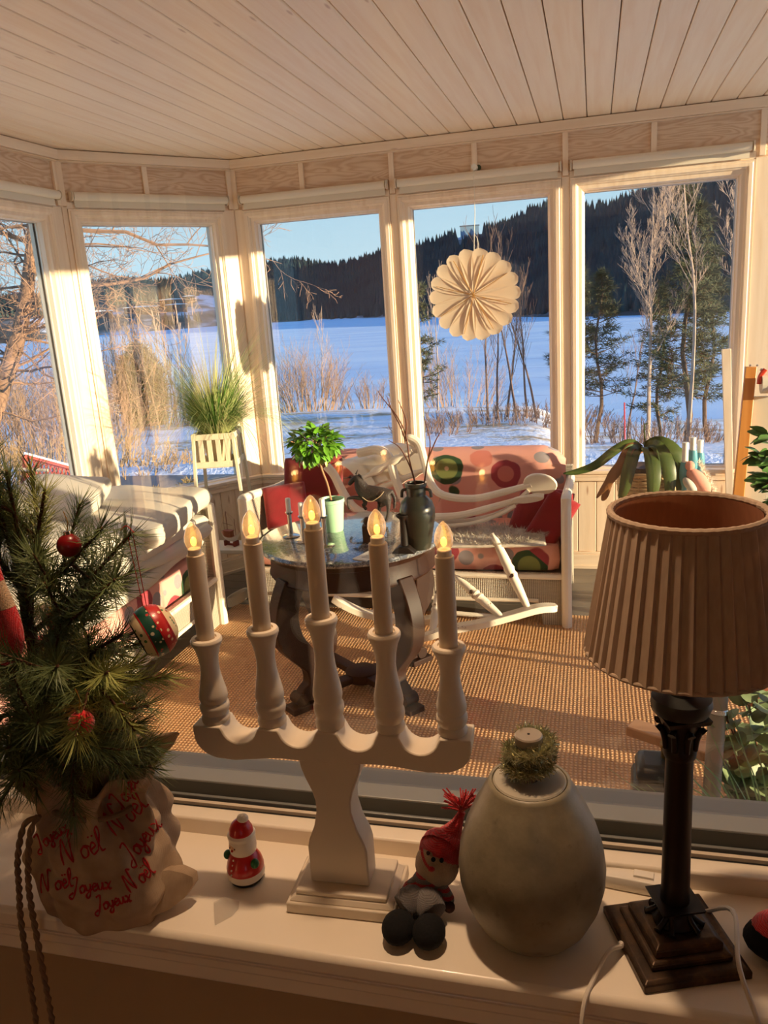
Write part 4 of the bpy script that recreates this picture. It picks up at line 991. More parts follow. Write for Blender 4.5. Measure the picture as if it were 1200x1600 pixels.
# ------------------------------------------------------------------ plant stand with grass, ship model, loop
p = aty(338, 672, 3.98); zt = p.z
T = thing('plant_stand', 'cream painted slatted plant stand carrying the tall grass before the bay window', 'plant stand', (p.x, p.y, FZ), .25)
CRM = mat('cream_stand_paint', (226, 212, 184), .5); h = zt-FZ; w = .105
for sx in (-1, 1):
    for sy in (-1, 1): put('leg', MB().tube([(sx*(w+.05), sy*(w+.05), 0), (sx*w, sy*w, h)], .012, 4, phase=PI/4), CRM, T, bevel=.002)
for s in (-1, 1):
    for z in (h-.02, h-.17):
        put('rail', MB().bx(-w-.012, w+.012, s*w-.01, s*w+.01, z-.016, z+.016), CRM, T, bevel=.002); put('rail', MB().bx(s*w-.01, s*w+.01, -w, w, z-.016, z+.016), CRM, T, bevel=.002)
    for i in range(4):
        x = -w*.66+i*w*.44; put('slat', MB().bx(x-.012, x+.012, s*w-.005, s*w+.005, h-.16, h-.03), CRM, T); put('slat', MB().bx(s*w-.005, s*w+.005, x-.012, x+.012, h-.16, h-.03), CRM, T)
put('shelf', MB().bx(-w, w, -w, w, h-.19, h-.18), CRM, T)
T = thing('potted_grass', 'lush tall green ornamental grass in the cream plant stand', 'plant', (p.x, p.y, FZ+h-.179))
put('pot', MB().lathe([(.06, 0), (.085, .15), (.09, .155), (.082, .155), (.0, .14)], n=28), mat('pale_pot', (196, 180, 150), .7), T)
def grass(T, n, zc, Lr, seed, w=.0022, lean=.55, r0=.06, name='blades', m=None, back=0, dirs=None, segs=6, droop=1, keep=None):
    g = random.Random(seed); mb = MB()
    for i in range(n):
        a = g.uniform(0, 2*PI) if dirs is None else g.gauss(*dirs); L = g.uniform(*Lr); r = r0*g.random()**.5
        b = Vector((r*math.cos(a), r*math.sin(a), zc)); ln = lean*g.random()**1.3+.05; q = b.copy(); d = Vector((math.cos(a)*ln, math.sin(a)*ln, 1)).normalized()
        s = Vector((-math.sin(a), math.cos(a), 0))*w*g.uniform(.6, 1.2); P = [q.copy()]
        for k in range(segs): d = (d+Vector((math.cos(a)*.12*droop, math.sin(a)*.12*droop, -.17*(k+1)/segs*droop*(1+L*2)*ln*1.6))).normalized(); q = q+d*(L/segs); P.append(q.copy())
        if keep and not all(keep(x+T.location) for x in P): continue
        v = [];
        for k, x in enumerate(P): f = max(.08, 1-(k/segs)**2); v += [x-s*f, x+s*f]
        mb.add(v, [(2*k, 2*k+1, 2*k+3, 2*k+2) for k in range(segs)])
    o = put(name, mb, m or mat('grass_green', (98, 142, 60), .5, vary=.3, vscale=9), T, smooth=60); o['kind'] = 'stuff'; return o
inroom = lambda q: q.y < 4.50 and (q.x+2.62)*.80-(q.y-3.80)*.60 > .03
grass(T, 1300, .14, (.22, .46), 5, .0026, .7, keep=inroom); grass(T, 900, .14, (.42, .8), 6, .0019, 1.0, keep=inroom, name='long_blades', m=mat('pale_grass', (178, 188, 122), .6))
# ship model on a low white shelf
p = aty(362, 850, 4.02)
solo('low_shelf', MB().bx(p.x-.2, p.x+.16, 3.93, 4.12, p.z-.03, p.z-.008).bx(p.x-.19, p.x-.17, 3.95, 4.1, FZ, p.z-.03).bx(p.x+.13, p.x+.15, 3.95, 4.1, FZ, p.z-.03), CHW, 'low white shelf under the ship model in the bay corner', 'shelf', bevel=.003)
T = thing('ship_model', 'small wooden model ship with white hull stripe, cabin and masts in the corner', 'model ship', (p.x, 4.02, p.z-.008), -.3)
hull = lambda u, v: ((lambda x, wd: (x, wd*math.sin((v-.5)*PI), .03+.035*abs(2*u-1)**2.2-.028*math.cos((v-.5)*PI)*(1-abs(2*u-1)**3)))(-.075+.15*u, .024*(1-abs(2*u-1)**2.4)))
put('hull', MB().grid(hull, 20, 10).shift((0, 0, .022)), mat('ship_white', (228, 218, 200), .4), T, smooth=60)
put('cradle', MB().bx(-.04, -.03, -.02, .02, 0, .03).bx(.03, .04, -.02, .02, 0, .03).bx(-.04, .04, -.004, .004, 0, .012), mat('ship_red', (140, 48, 36), .5), T)
put('deck', MB().grid(lambda u, v: (-.072+.144*u, (v-.5)*.044*(1-abs(2*u-1)**2.4), .052+.03*abs(2*u-1)**2.2), 16, 4), mat('ship_deck', (168, 104, 62), .5), T)
put('cabin', MB().bx(-.04, .012, -.014, .014, .052, .085).bx(-.044, .016, -.017, .017, .085, .089), mat('ship_cabin', (150, 78, 48), .5), T)
mb = MB(); mb.cyl((-.02, 0, .08), (-.02, 0, .20), .0018, n=6).cyl((.04, 0, .055), (.04, 0, .16), .0016, n=6).tube([(-.05, 0, .13), (.02, 0, .12)], .001, 5)
put('mast', mb, MATS['ship_cabin'], T)
mb = MB()
for a, b in (((-.075, 0, .08), (-.02, 0, .20)), ((.075, 0, .085), (-.02, 0, .2)), ((.075, 0, .085), (.04, 0, .16)), ((-.02, 0, .2), (.04, 0, .16)), ((-.03, .02, .056), (-.02, 0, .18)), ((-.03, -.02, .056), (-.02, 0, .18)), ((.03, -.02, .056), (.04, 0, .15))): mb.tube([a, b], .0006, 4)
put('rigging', mb, mat('rigging_line', (190, 130, 90), .8), T)
p = atz(370, 945, FZ)
mb = MB(); P = [Vector((.055*math.cos(a), .075*math.sin(a), .045+.02*math.cos(a))) for a in [i*2*PI/24 for i in range(25)]]
v = []
for q in P: v += [q+Vector((0, 0, -.025)), q+Vector((0, 0, .025)), q*.93+Vector((0, 0, .025)), q*.93+Vector((0, 0, -.025))]
mb.add(v, [(i*4+j, i*4+(j+1) % 4, (i+1)*4+(j+1) % 4, (i+1)*4+j) for i in range(24) for j in range(4)]).shift(p+Vector((.01, .0, .0)))
solo('strap_loop', mb, mat('white_strap', (232, 224, 206), .6), 'white strap loop lying on the floor by the left sofa corner', 'strap')

# ------------------------------------------------------------------ paper flower hanging in the window, with hook
YS = 4.34; c = aty(742, 461, YS); R = 70/FPX*(c-CAM).dot(fw)
def paper():
    m = bpy.data.materials.new('folded_paper'); m.use_nodes = True; n = NT(m); n.bsdf.inputs['Base Color'].default_value = (*lin((240, 224, 200)), 1); n.bsdf.inputs['Roughness'].default_value = .8
    t = n.add('BsdfTranslucent'); t.inputs[0].default_value = (*lin((240, 216, 180)), 1); mx = n.add('MixShader'); mx.inputs[0].default_value = .3
    n.l(n.bsdf.outputs[0], mx.inputs[1]); n.l(t.outputs[0], mx.inputs[2]); n.l(mx.outputs[0], n.out.inputs[0]); return m
PAP = paper(); T = thing('paper_flower', 'round white folded paper flower with gold threads hanging before the window', 'window decoration', c, .0)
for ly, (dy, k, ph) in enumerate(((-.05, 1.0, 0), (-.035, .72, .0), (-.005, 1.0, 0), (.03, .80, .0), (.07, 1.0, 0))):
    mb0 = MB()
    def pet(u, v, k=k):
        t = u; w = R*k*.150*math.sin(min(1, t*1.0)*PI*.58)**.8 if t < .85 else R*k*.150*.99*math.sqrt(max(0, 1-((t-.85)/.15)**2))
        s = 2*v-1; return (s*w, .004*(1-s*s)*(1 if ly % 2 == 0 else -1)*math.sin(t*PI*.9+.1), R*k*t)
    mb0.grid(pet, 24, 6); proto = None
    for i in range(18):
        o = put('petal', mb0, PAP, T, smooth=60) if proto is None else proto.copy()
        if proto is None: proto = o
        else: COL.objects.link(o)
        o.location = (0, dy, 0); o.rotation_euler = (0, 2*PI*i/18+PI/18, 0)
mb = MB(); GOLD = mat('gold_thread', (190, 140, 60), .4, .5)
for i in range(8):
    a = 2*PI*i/8+.28; mb.tube([(0, -.056, 0), (R*.86*math.sin(a), -.052, R*.86*math.cos(a))], .0015, 5)
put('gold_thread', mb, GOLD, T)
CORD = mat('white_cord', (236, 230, 216), .6); hk = aty(742, 262, 4.575)
P = [hk+Vector((0, -.03, .0)), hk+Vector((.0, -.055, -.03)), aty(742, 330, 4.46), aty(741, 370, 4.38), c+Vector((-.005, 0, .02))]
wpart(T, 'cord', MB().tube(smoothpath(P, 4), .0016, 6).tube(smoothpath([aty(741, 365, 4.38), aty(747, 380, YS+.01), c+Vector((.01, 0, .1))], 4), .0014, 6), CORD)
hook = thing('cord_socket', 'small white cord socket on the plywood above the paper flower', 'socket', hk+Vector((0, 0, -.03)))
wpart(hook, 'back_plate', MB().box(hk+Vector((0, .022, 0)), (.052, .008, .05)), PAINT, bevel=.002); wpart(hook, 'knob', MB().cyl(hk+Vector((0, .018, 0)), hk+Vector((0, -.035, 0)), .016, n=20), MATS['white_wax'], bevel=.002)
wpart(hook, 'green_cap', MB().cyl(hk+Vector((.018, .018, 0)), hk+Vector((.018, .004, 0)), .014, n=16), mat('dark_green', (50, 70, 40), .6))

# ------------------------------------------------------------------ orchid in basket, turquoise candlesticks, bird, easel (right side)
YO = 4.0; ot = aty(1010, 796, YO)
T = thing('pedestal_table', 'white round side table under the orchid basket, mostly behind the lampshade', 'table', (ot.x+.09, YO+.02, FZ))
h = ot.z-FZ
put('table_top', MB().lathe([(.24, h-.025), (.25, h-.015), (.25, h-.004), (.24, h)], n=48), CHW, T); put('pillar', MB().lathe([(.05, .03), (.03, .1), (.025, h*.5), (.03, h-.05), (.06, h-.025)], n=24), CHW, T)
for k in range(3): a = .4+k*2*PI/3; put('foot', MB().tube(smoothpath([(.0, 0, .12), (.1*math.cos(a), .1*math.sin(a), .08), (.2*math.cos(a), .2*math.sin(a), .014)], 4), .014, 8), CHW, T)
T = thing('orchid_basket', 'leafy orchid with long drooping leaves in a woven pale basket', 'plant', (ot.x, YO, ot.z))
mb = MB(); nst = 36; bh = aty(1010, 735, YO).z-ot.z
for row in range(13):
    z = .008+(bh-.01)*row/12; rr_ = .118+.022*row/12
    P = [(rr_*math.cos(2*PI*j/nst)+(.005*(-1)**(j+row))*math.cos(2*PI*j/nst), rr_*math.sin(2*PI*j/nst)+(.005*(-1)**(j+row))*math.sin(2*PI*j/nst), z) for j in range(nst+1)]
    mb.tube(P, .0075, 6)
BSK = mat('willow_weave', (206, 176, 132), .6, vary=.2, vscale=20)
put('woven_basket', mb, BSK, T, smooth=60)
mb = MB()
for j in range(18): a = 2*PI*(j+.5)/18; mb.tube([(.116*math.cos(a), .116*math.sin(a), 0), (.141*math.cos(a), .141*math.sin(a), bh)], .004, 5)
put('stake', mb, BSK, T); put('basket_rim', MB().tube([(.145*math.cos(2*PI*j/32), .145*math.sin(2*PI*j/32), bh+.004+.002*(j % 2)) for j in range(33)], .009, 8), BSK, T)
put('inner_pot', MB().lathe([(.07, .01), (.085, bh+.02), (.09, bh+.025), (.08, bh+.02), (0, bh)], n=28), mat('brown_pot', (58, 44, 36), .6), T)
OL = mat('orchid_leaf', (74, 92, 42), .38, vary=.35, vscale=5); OLY = mat('orchid_leaf_yellow', (170, 178, 44), .4); OLB = mat('orchid_leaf_brown', (132, 84, 40), .5, vary=.4, vscale=8)
def strap(pxs, ys, w, m, label=None):
    P = smoothpath([aty(a, b, y) for (a, b), y in zip(pxs, ys)], 4); n = len(P); mb = MB(); v = []
    for i, q in enumerate(P):
        t = (P[min(n-1, i+1)]-P[max(0, i-1)]).normalized(); vw = (q-Vector((q.x+.3, q.y-2, q.z+1.6))).normalized(); s = t.cross(vw).normalized(); f = i/(n-1)
        ww = w*.82*math.sin(PI*(.12+.86*f))**.7/2; nn = s.cross(t).normalized(); v += [q-s*ww-nn*ww*.4, q, q+s*ww-nn*ww*.4]
    mb.add(v, [(i*3+j, (i+1)*3+j, (i+1)*3+j+1, i*3+j+1) for i in range(n-1) for j in range(2)])
    o = wpart(T, 'leaf', mb, m, smooth=60); so = o.modifiers.new('s', 'SOLIDIFY'); so.thickness = .0012
    if label: o['label'] = label
y0 = YO
for pxs, ys, w, m in (([(1003, 700), (985, 692), (960, 705), (930, 728), (900, 738), (880, 740)], [y0, y0-.03, y0-.07, y0-.1, y0-.12, y0-.13], .055, OL),
        ([(1003, 702), (985, 700), (968, 730), (950, 755), (932, 778)], [y0, y0-.05, y0-.12, y0-.15, y0-.16], .06, OLB),
        ([(1004, 702), (992, 705), (982, 735), (975, 765), (968, 782)], [y0, y0-.06, y0-.14, y0-.16, y0-.16], .075, OL),
        ([(1006, 700), (1014, 702), (1020, 735), (1020, 765), (1016, 782)], [y0, y0-.07, y0-.15, y0-.17, y0-.17], .085, OL),
        ([(1006, 698), (1030, 692), (1055, 710), (1062, 745), (1060, 775)], [y0, y0-.03, y0-.06, y0-.08, y0-.08], .085, OL),
        ([(1006, 699), (1025, 697), (1042, 725), (1046, 760), (1042, 780)], [y0, y0-.06, y0-.12, y0-.14, y0-.14], .08, OL),
        ([(1004, 700), (985, 698), (965, 700), (955, 705)], [y0, y0+.03, y0+.05, y0+.06], .035, OLY),
        ([(1004, 704), (980, 715), (955, 745), (945, 775), (940, 782)], [y0, y0-.04, y0-.10, y0-.13, y0-.13], .05, OLB),
        ([(1007, 700), (1035, 698), (1060, 703), (1075, 712)], [y0, y0, y0+.02, y0+.03], .04, OL)): strap(pxs, ys, w, m)
wpart(T, 'flower_stalk', tubes(MB(), [(1008, 705), (1008, 690), (1007, 665), (1012, 662)], y0, .003, 6), OL)
wpart(T, 'support_stick', tubes(MB(), [(1008, 720), (1006, 670)], y0+.01, .0022, 5), mat('brown_twig', (96, 54, 38), .8))
TUR = mat('turquoise_glass', (96, 164, 176), .25, coat=.5, vary=.1)
def tstick(x, yb, yt, ytop, Y, label):
    b = aty(x, yb, Y); b.z = ot.z+.0005; ht = aty(x, yt, Y).z-b.z; hc = aty(x, ytop, Y).z-b.z-ht
    T = thing('turquoise_candlestick', label, 'candlestick', b, 0, 'turquoise candlesticks beside the orchid')
    put('base', MB().lathe([(.03, 0), (.032, .006), (.012, .016)], n=24), TUR, T)
    put('body', MB().lathe([(.012, .014), (.02, ht*.25), (.012, ht*.4), (.012, ht*.55), (.024, ht*.7), (.024, ht*.85), (.019, ht), (.0, ht)], n=28), TUR, T)
    solo('candle', MB().lathe([(.0145, 0), (.0145, hc), (.012, hc+.002), (0, hc+.002)], (b.x, b.y, b.z+ht+.0003), n=18, cap=False), WAX, 'white candle in the ' + label, 'candle', group='white candles beside the orchid')
tstick(1068, 790, 722, 692, 3.90, 'front turquoise candlestick, nearest the orchid leaves')
tstick(1080, 780, 703, 684, 4.06, 'tallest turquoise candlestick at the back')
tstick(1091, 782, 707, 688, 4.12, 'turquoise candlestick on the right, behind the pink bird')
def bird():
    T = thing('pink_bird', 'pink and white soft toy bird with fluffy trim beside the turquoise candlesticks', 'soft toy', (ot.x+.27, 3.88, ot.z)); Y = 3.88; g = random.Random(5)
    PK = mat('pink_knit', (226, 160, 140), .95, bump=.4, bscale=200)
    a, b, c_ = aty(1080, 728, Y), aty(1092, 748, Y), aty(1110, 772, Y)
    wpart(T, 'body', MB().ball((0, 0, 0), (.075, .035, .037), 20, Matrix.Translation(b+Vector((0, 0, -.01))) @ rots(0, .85, 0)), PK, smooth=80)
    wpart(T, 'head', MB().ball(aty(1078, 728, Y), (.022, .02, .024), 16), PK, smooth=80)
    wpart(T, 'white_belly', MB().ball((0, 0, 0), (.045, .03, .022), 16, Matrix.Translation(aty(1078, 758, Y-.018)) @ rots(0, .9, 0)), MATS['white_cotton'], smooth=80)
    mb = MB()
    for i in range(420):
        t = i/420; q = aty(1092, 722, Y+.01).lerp(aty(1120, 775, Y), t)+Vector((g.gauss(0, .004), g.gauss(0, .006), g.gauss(0, .004)))
        d = Vector((g.gauss(.5, .5), g.gauss(0, .5), g.gauss(.3, .5))).normalized()*g.uniform(.012, .03); s = d.orthogonal().normalized()*.0012; mb.add([q-s, q+s, q+d], [(0, 1, 2)])
    wpart(T, 'fluffy_trim', mb, mat('white_fluff', (240, 230, 210), .9), smooth=0)
bird()
def easel():
    T = thing('easel', 'orange varnished wooden easel holding a pale paper roll at the right edge', 'easel', (.62, 3.1, FZ)); OW = wood_mat('orange_varnish', (226, 158, 84), (206, 132, 62), (160, 90, 40), 'z', .3, False); Y = 3.15
    def plank(a, b, w, t=.012, m=OW, name='leg'):
        d = (b-a).normalized(); s = Vector((1, .0, 0)); s = (s-d*s.dot(d)).normalized(); n_ = s.cross(d); mb = MB(); v = []
        for q in (a, b): v += [q-s*w-n_*t, q+s*w-n_*t, q+s*w+n_*t, q-s*w+n_*t]
        mb.add(v, [(3, 2, 1, 0), (4, 5, 6, 7), (0, 1, 5, 4), (1, 2, 6, 5), (2, 3, 7, 6), (3, 0, 4, 7)]); return wpart(T, name, mb, m, bevel=.002)
    a = aty(1173, 573, Y); b = aty(1153, 780, Y); bl = a+(b-a)*((a.z-FZ)/(a.z-b.z)); plank(bl+Vector((0, -.0, 0)), a, .019)
    plank(Vector((1.02, Y-.02, FZ)), a+Vector((.33, 0, 0)), .019); plank(Vector((.80, Y+.45, FZ)), a+Vector((.17, .03, 0)), .019)
    plank(a+Vector((-.02, -.012, -.035)), a+Vector((.36, -.012, -.035)), .03, .01, name='top_bar'); 
    c1, c2 = aty(1170, 620, Y+.02), aty(1160, 780, Y+.02)
    v = [c1, c1+Vector((.36, 0, 0)), Vector((c2.x+.36, c2.y, .1)), Vector((c2.x-.02, c2.y, .1))]; mb = MB(); mb.add(v+[q+Vector((0, .012, 0)) for q in v], [(0, 3, 2, 1), (4, 5, 6, 7), (0, 1, 5, 4), (1, 2, 6, 5), (2, 3, 7, 6), (3, 0, 4, 7)])
    wpart(T, 'white_board', mb, mat('pale_board_paint', (214, 214, 206), .5), bevel=.002)
    r = aty(1189, 600, Y-.05); wpart(T, 'paper_roll', MB().tube([r, r+Vector((.3, 0, 0))], .034, 24), mat('paper_white', (240, 232, 212), .7))
    wpart(T, 'hanging_paper', MB().bx(r.x+.03, r.x+.29, r.y-.036, r.y-.034, .3, r.z), MATS['paper_white'])
    wpart(T, 'red_clip', tubes(MB(), [(1196, 577), (1188, 588), (1186, 600)], Y-.06, .008, 6), mat('clip_red', (224, 70, 40), .4))
    wpart(T, 'screw', MB().ball(aty(1190, 578, Y-.035), .006, 10).ball(aty(1172, 571, Y-.02), .004, 8).ball(aty(1183, 571, Y-.02), .004, 8), SILV)
    return T
easel()

a, b = aty(1139, 545, 4.50), aty(1140, 700, 4.53); d = (a-b)*((a.z-FZ)/(a.z-b.z)); q = a-d
solo('leaning_plank', MB().add([(a.x-.034, a.y, a.z), (a.x+.01, a.y, a.z), (a.x+.01, a.y+.018, a.z), (a.x-.034, a.y+.018, a.z), (q.x-.012, q.y, FZ+.001), (q.x+.022, q.y, FZ+.001), (q.x+.022, q.y+.018, FZ+.001), (q.x-.012, q.y+.018, FZ+.001)], [(0, 1, 2, 3), (7, 6, 5, 4), (0, 4, 5, 1), (1, 5, 6, 2), (2, 6, 7, 3), (3, 7, 4, 0)]), WPZ, 'narrow pale plank leaning at the right side of the right-hand window', 'plank', bevel=.002)
# ------------------------------------------------------------------ window sill: candelabra
SZ = .7501
CBW = mat('candelabra_white', (222, 208, 186), .38, vary=.03, bump=.05, bscale=40)
BX, BY = -.296, .79
T = thing('candelabra', 'white wooden five armed electric Advent candelabra in the middle of the window sill', 'candelabra', (BX, BY, SZ), math.radians(2))
L_ = lambda p: p-Vector((BX, BY, SZ))
z_bar = aty(517, 1136, BY-.018).z-SZ-.008     # top of the crossbar
put('base', MB().box((0.005, 0, .007), (.134, .086, .014)).box((.005, 0, .0175), (.128, .080, .007), taper=.88).box((.005, 0, .024), (.112, .070, .006)), CBW, T, bevel=.0015)
def zz(y): return aty(525, y, BY-.02).z-SZ
half = [(.0365, zz(1382)), (.0365, zz(1330)), (.034, zz(1318)), (.026, zz(1296)), (.0215, zz(1272)), (.0215, zz(1256)), (.025, zz(1240)), (.031, zz(1222)), (.0355, zz(1206)), (.037, z_bar-.037)]
half[0] = (.0365, .027)
poly = [(x, z) for x, z in half] + [(-x, z) for x, z in half[::-1]]
put('stem_board', MB().prism(poly, -.018, .018), CBW, T, bevel=.002)
pitch = .0715
hx = [(i-2)*pitch for i in range(5)]
top = []
for i in range(4):
    c = (hx[i]+hx[i+1])/2; top += [(c-.0235, 0)] + [(c-.0215*math.cos(a), -.0205*math.sin(a)) for a in [k*PI/12 for k in range(1, 12)]] + [(c+.0235, 0)]
W2 = 2*pitch+.0225
out = [(-W2, 0)]+top+[(W2, 0)]
dn = [(W2, -.008)]+[(W2-.034+.034*math.cos(a), -.012-.030*math.sin(a)) for a in [k*PI/16 for k in range(1, 8)]]+[(W2-.05, -.043), (.10, -.041), (.075, -.038), (.055, -.037), (.037, -.038)]
dn += [(-x, z) for x, z in dn[::-1]]
poly = [(x, z+z_bar) for x, z in out+dn][::-1]
put('crossbar', MB().prism(poly, -.019, .019), CBW, T, bevel=.0016)
PLC = mat('ivory_plastic_candle', (222, 204, 176), .45); EMB = mat('filament_glow', (255, 170, 60), .5, emit=(255, 178, 70), es=2.4)
hh = [(1128, 998), (1127, 981), (1133, 962), (1133, 985), (1140, 1006)]
for i in range(5):
    H = [.106, .120, .136, .120, .106][i]; x = hx[i]; k = H/.122
    prof = [(0, 0), (.0165, 0), (.0172, .004), (.0165, .008), (.0150, .011), (.0168, .015), (.0178, .020), (.0175, .025), (.0155, .029), (.0163, .031), (.0172, .036), (.0165, .043), (.0140, .056), (.0118, .070), (.0110, .082), (.0120, .094), (.0145, .106), (.0172, .1125), (.0186, .116), (.0186, .119), (.0172, .1215), (.0125, .122), (.0120, .119), (0, .119)]
    put('candle_holder', MB().lathe([(r, z*k) for r, z in prof], (x, 0, z_bar), n=40, cap=False), CBW, T, smooth=50)
    cz = z_bar+H-.004; CH = .106
    c = put('electric_candle', MB().lathe([(.0103, 0), (.0103, CH-.001), (.0095, CH), (.0, CH)], (x, 0, cz), n=28, cap=False), PLC, T)
    put('bulb_socket', MB().lathe([(.0078, 0), (.0078, .006), (.0070, .007)], (x, 0, cz+CH), n=20), mat('socket_white', (236, 226, 206), .4), c)
    put('bulb', MB().lathe([(.0066, 0), (.0086, .004), (.0102, .010), (.0098, .016), (.0075, .0235), (.0036, .029), (.0, .032)], (x, 0, cz+CH+.006), n=24, cap=False), BULB, c, smooth=80)
    put('filament', MB().ball((x, 0, cz+CH+.015), (.0036, .0036, .0055), 10), EMB, c)
    cl = (T.matrix_basis if False else None)
    l = bpy.data.objects.new('candle_light', bpy.data.lights.new('candle_light', 'POINT')); COL.objects.link(l); l.parent = T; l.location = (x, 0, cz+CH+.022)
    l.data.energy = .006; l.data.color = (1, .6, .25); l.data.shadow_soft_size = .004
# santa figurine
p = atz(386, 1372, SZ); RG = mat('red_gloss', (196, 24, 22), .3, coat=.4); WG = mat('white_gloss', (238, 226, 206), .35); GG = mat('green_gloss', (30, 96, 52), .35); SK = mat('face_tan', (228, 186, 146), .5)
T = thing('santa_figurine', 'small round red and white Santa figurine with pompom cap on the sill', 'figurine', p, -.25)
put('base', MB().lathe([(.018, 0), (.0205, .002), (.021, .006)], n=32), mat('black_base', (30, 26, 22), .5), T)
put('coat_trim', MB().lathe([(.0205, .005), (.0235, .008), (.0245, .013), (.0235, .017)], n=32), WG, T)
put('coat', MB().lathe([(.0233, .016), (.0238, .021), (.0215, .030), (.0170, .038), (.0120, .043)], n=32), RG, T)
put('beard', MB().lathe([(.012, .040), (.0165, .043), (.0175, .050), (.017, .058), (.015, .064)], n=32), WG, T, smooth=60)
put('face', MB().ball((-.002, -.0095, .054), (.0105, .0085, .0075), 18), SK, T, smooth=80)
put('cap_brim', MB().lathe([(.0140, .0605), (.0175, .063), (.0178, .067), (.0150, .070)], n=32), WG, T)
put('cap', MB().lathe([(.0155, .0685), (.0148, .074), (.0115, .081), (.0060, .0865), (0, .088)], n=32), RG, T, smooth=60)
put('pompom', MB().ball((.005, 0, .090), (.008, .007, .005), 14), mat('fluff_white', (240, 230, 210), .95, bump=.8, bscale=300), T)
for s in (-1, 1): put('glove', MB().ball((s*.0215, -.006, .033), (.0055, .006, .0062), 12), GG, T)
for s in (-1, 1): put('eye', MB().ball((s*.0038-.002, -.0178, .0555), .0009, 8), MATS['black_base'], T)
put('nose', MB().ball((-.002, -.0185, .0525), .0016, 8), RG, T)
for i in range(4): put('button', MB().ball((-.003, -.0242+.0013*i+(.001*i if i > 1 else 0), .021+.0055*i), .0013, 8), WG, T)
# clear plastic tag
q = [atz(a, b, SZ+.0006) for a, b in ((334, 1412), (350, 1404), (374, 1411), (373, 1420), (362, 1432), (336, 1446))]
mb = MB(); k = len(q); mb.add(q+[v+Vector((0, 0, .0022)) for v in q], [tuple(range(k))[::-1], tuple(range(k, 2*k))]+[(i, (i+1) % k, k+(i+1) % k, k+i) for i in range(k)])
solo('clear_tag', mb, CLEAR, 'clear plastic tag lying on the sill in front of the Santa', 'tag', smooth=0)

# ------------------------------------------------------------------ ceramic egg-shaped lidded jar with tinsel
STN = bpy.data.materials.new('grey_stoneware'); STN.use_nodes = True; n = NT(STN); MATS['grey_stoneware'] = STN
f = n.noise(9, None, 5, .65); f2 = n.noise(45, None, 4, .6)
n.color(n.mix(n.ramp(f2, [(.62, (0, 0, 0)), (.72, (.55, .55, .55))]), n.ramp(f, [(.3, lin((112, 104, 84))), (.5, lin((142, 132, 108))), (.7, lin((158, 146, 124)))]), lin((98, 84, 66)))); n.bsdf.inputs['Roughness'].default_value = .45; n.bump(f2, .15, .004)
v0 = atz(828, 1455, SZ); VX, VY = v0.x+.002, v0.y+.012
T = thing('stoneware_jar', 'big egg shaped grey stoneware jar with round stopper between gnome and lamp', 'jar', (VX, VY, SZ))
prof = [(0, 0), (.046, 0), (.052, .003), (.064, .018), (.075, .042), (.0805, .066), (.0815, .084), (.0785, .108), (.0715, .132), (.062, .154), (.0525, .172), (.0455, .184), (.0445, .1875), (.041, .1885), (.040, .186), (0, .186)]
put('body', MB().lathe(prof, n=64, cap=False), STN, T, smooth=60)
put('lid', MB().lathe([(0, .185), (.0385, .185), (.0395, .188), (.038, .1895), (.02, .191), (.0, .1915)], n=48, cap=False), mat('lid_grey', (176, 168, 150), .5, bump=.05), T)
put('stopper_neck', MB().lathe([(.012, .19), (.0105, .20), (.0105, .228), (.013, .232)], n=28), mat('brown_neck', (90, 70, 52), .4), T)
put('stopper_cap', MB().lathe([(.0, .232), (.0140, .232), (.0150, .234), (.0150, .242), (.0138, .2435), (.0, .2435)], n=32, cap=False), mat('steel_cap', (170, 158, 142), .35, .3), T)
put('cap_hole', MB().lathe([(0, .2436), (.0015, .2436), (.0015, .2440), (0, .2440)], n=10), GASK, T)
g = random.Random(8); mb = MB(); core = []
for i in range(61):
    t = i/60; a = t*2*PI*2.3+.6; r = .023-.004*t; core.append(Vector((r*math.cos(a)+(.018*(t-.6) if t > .6 else 0), r*math.sin(a), (.198+.040*t))))
mb.tube(core, .0008, 4)
for i in range(6500):
    q = core[g.randrange(60)].lerp(core[g.randrange(1, 60)], 0) if False else core[g.randrange(61)]+Vector((g.gauss(0, .0015), g.gauss(0, .0015), g.gauss(0, .0015)))
    d = Vector((g.gauss(0, 1), g.gauss(0, 1), g.gauss(0, 1))).normalized()*g.uniform(.006, .0115); s = d.orthogonal().normalized()*.00032
    mb.add([q-s, q+s, q+d+s, q+d-s], [(0, 1, 2, 3)])
mb.shift((VX, VY, SZ)); solo('tinsel', mb, mat('gold_green_tinsel', (196, 194, 156), .25, .85), 'short piece of silvery gold tinsel wound round the stopper of the jar', 'tinsel', smooth=0)

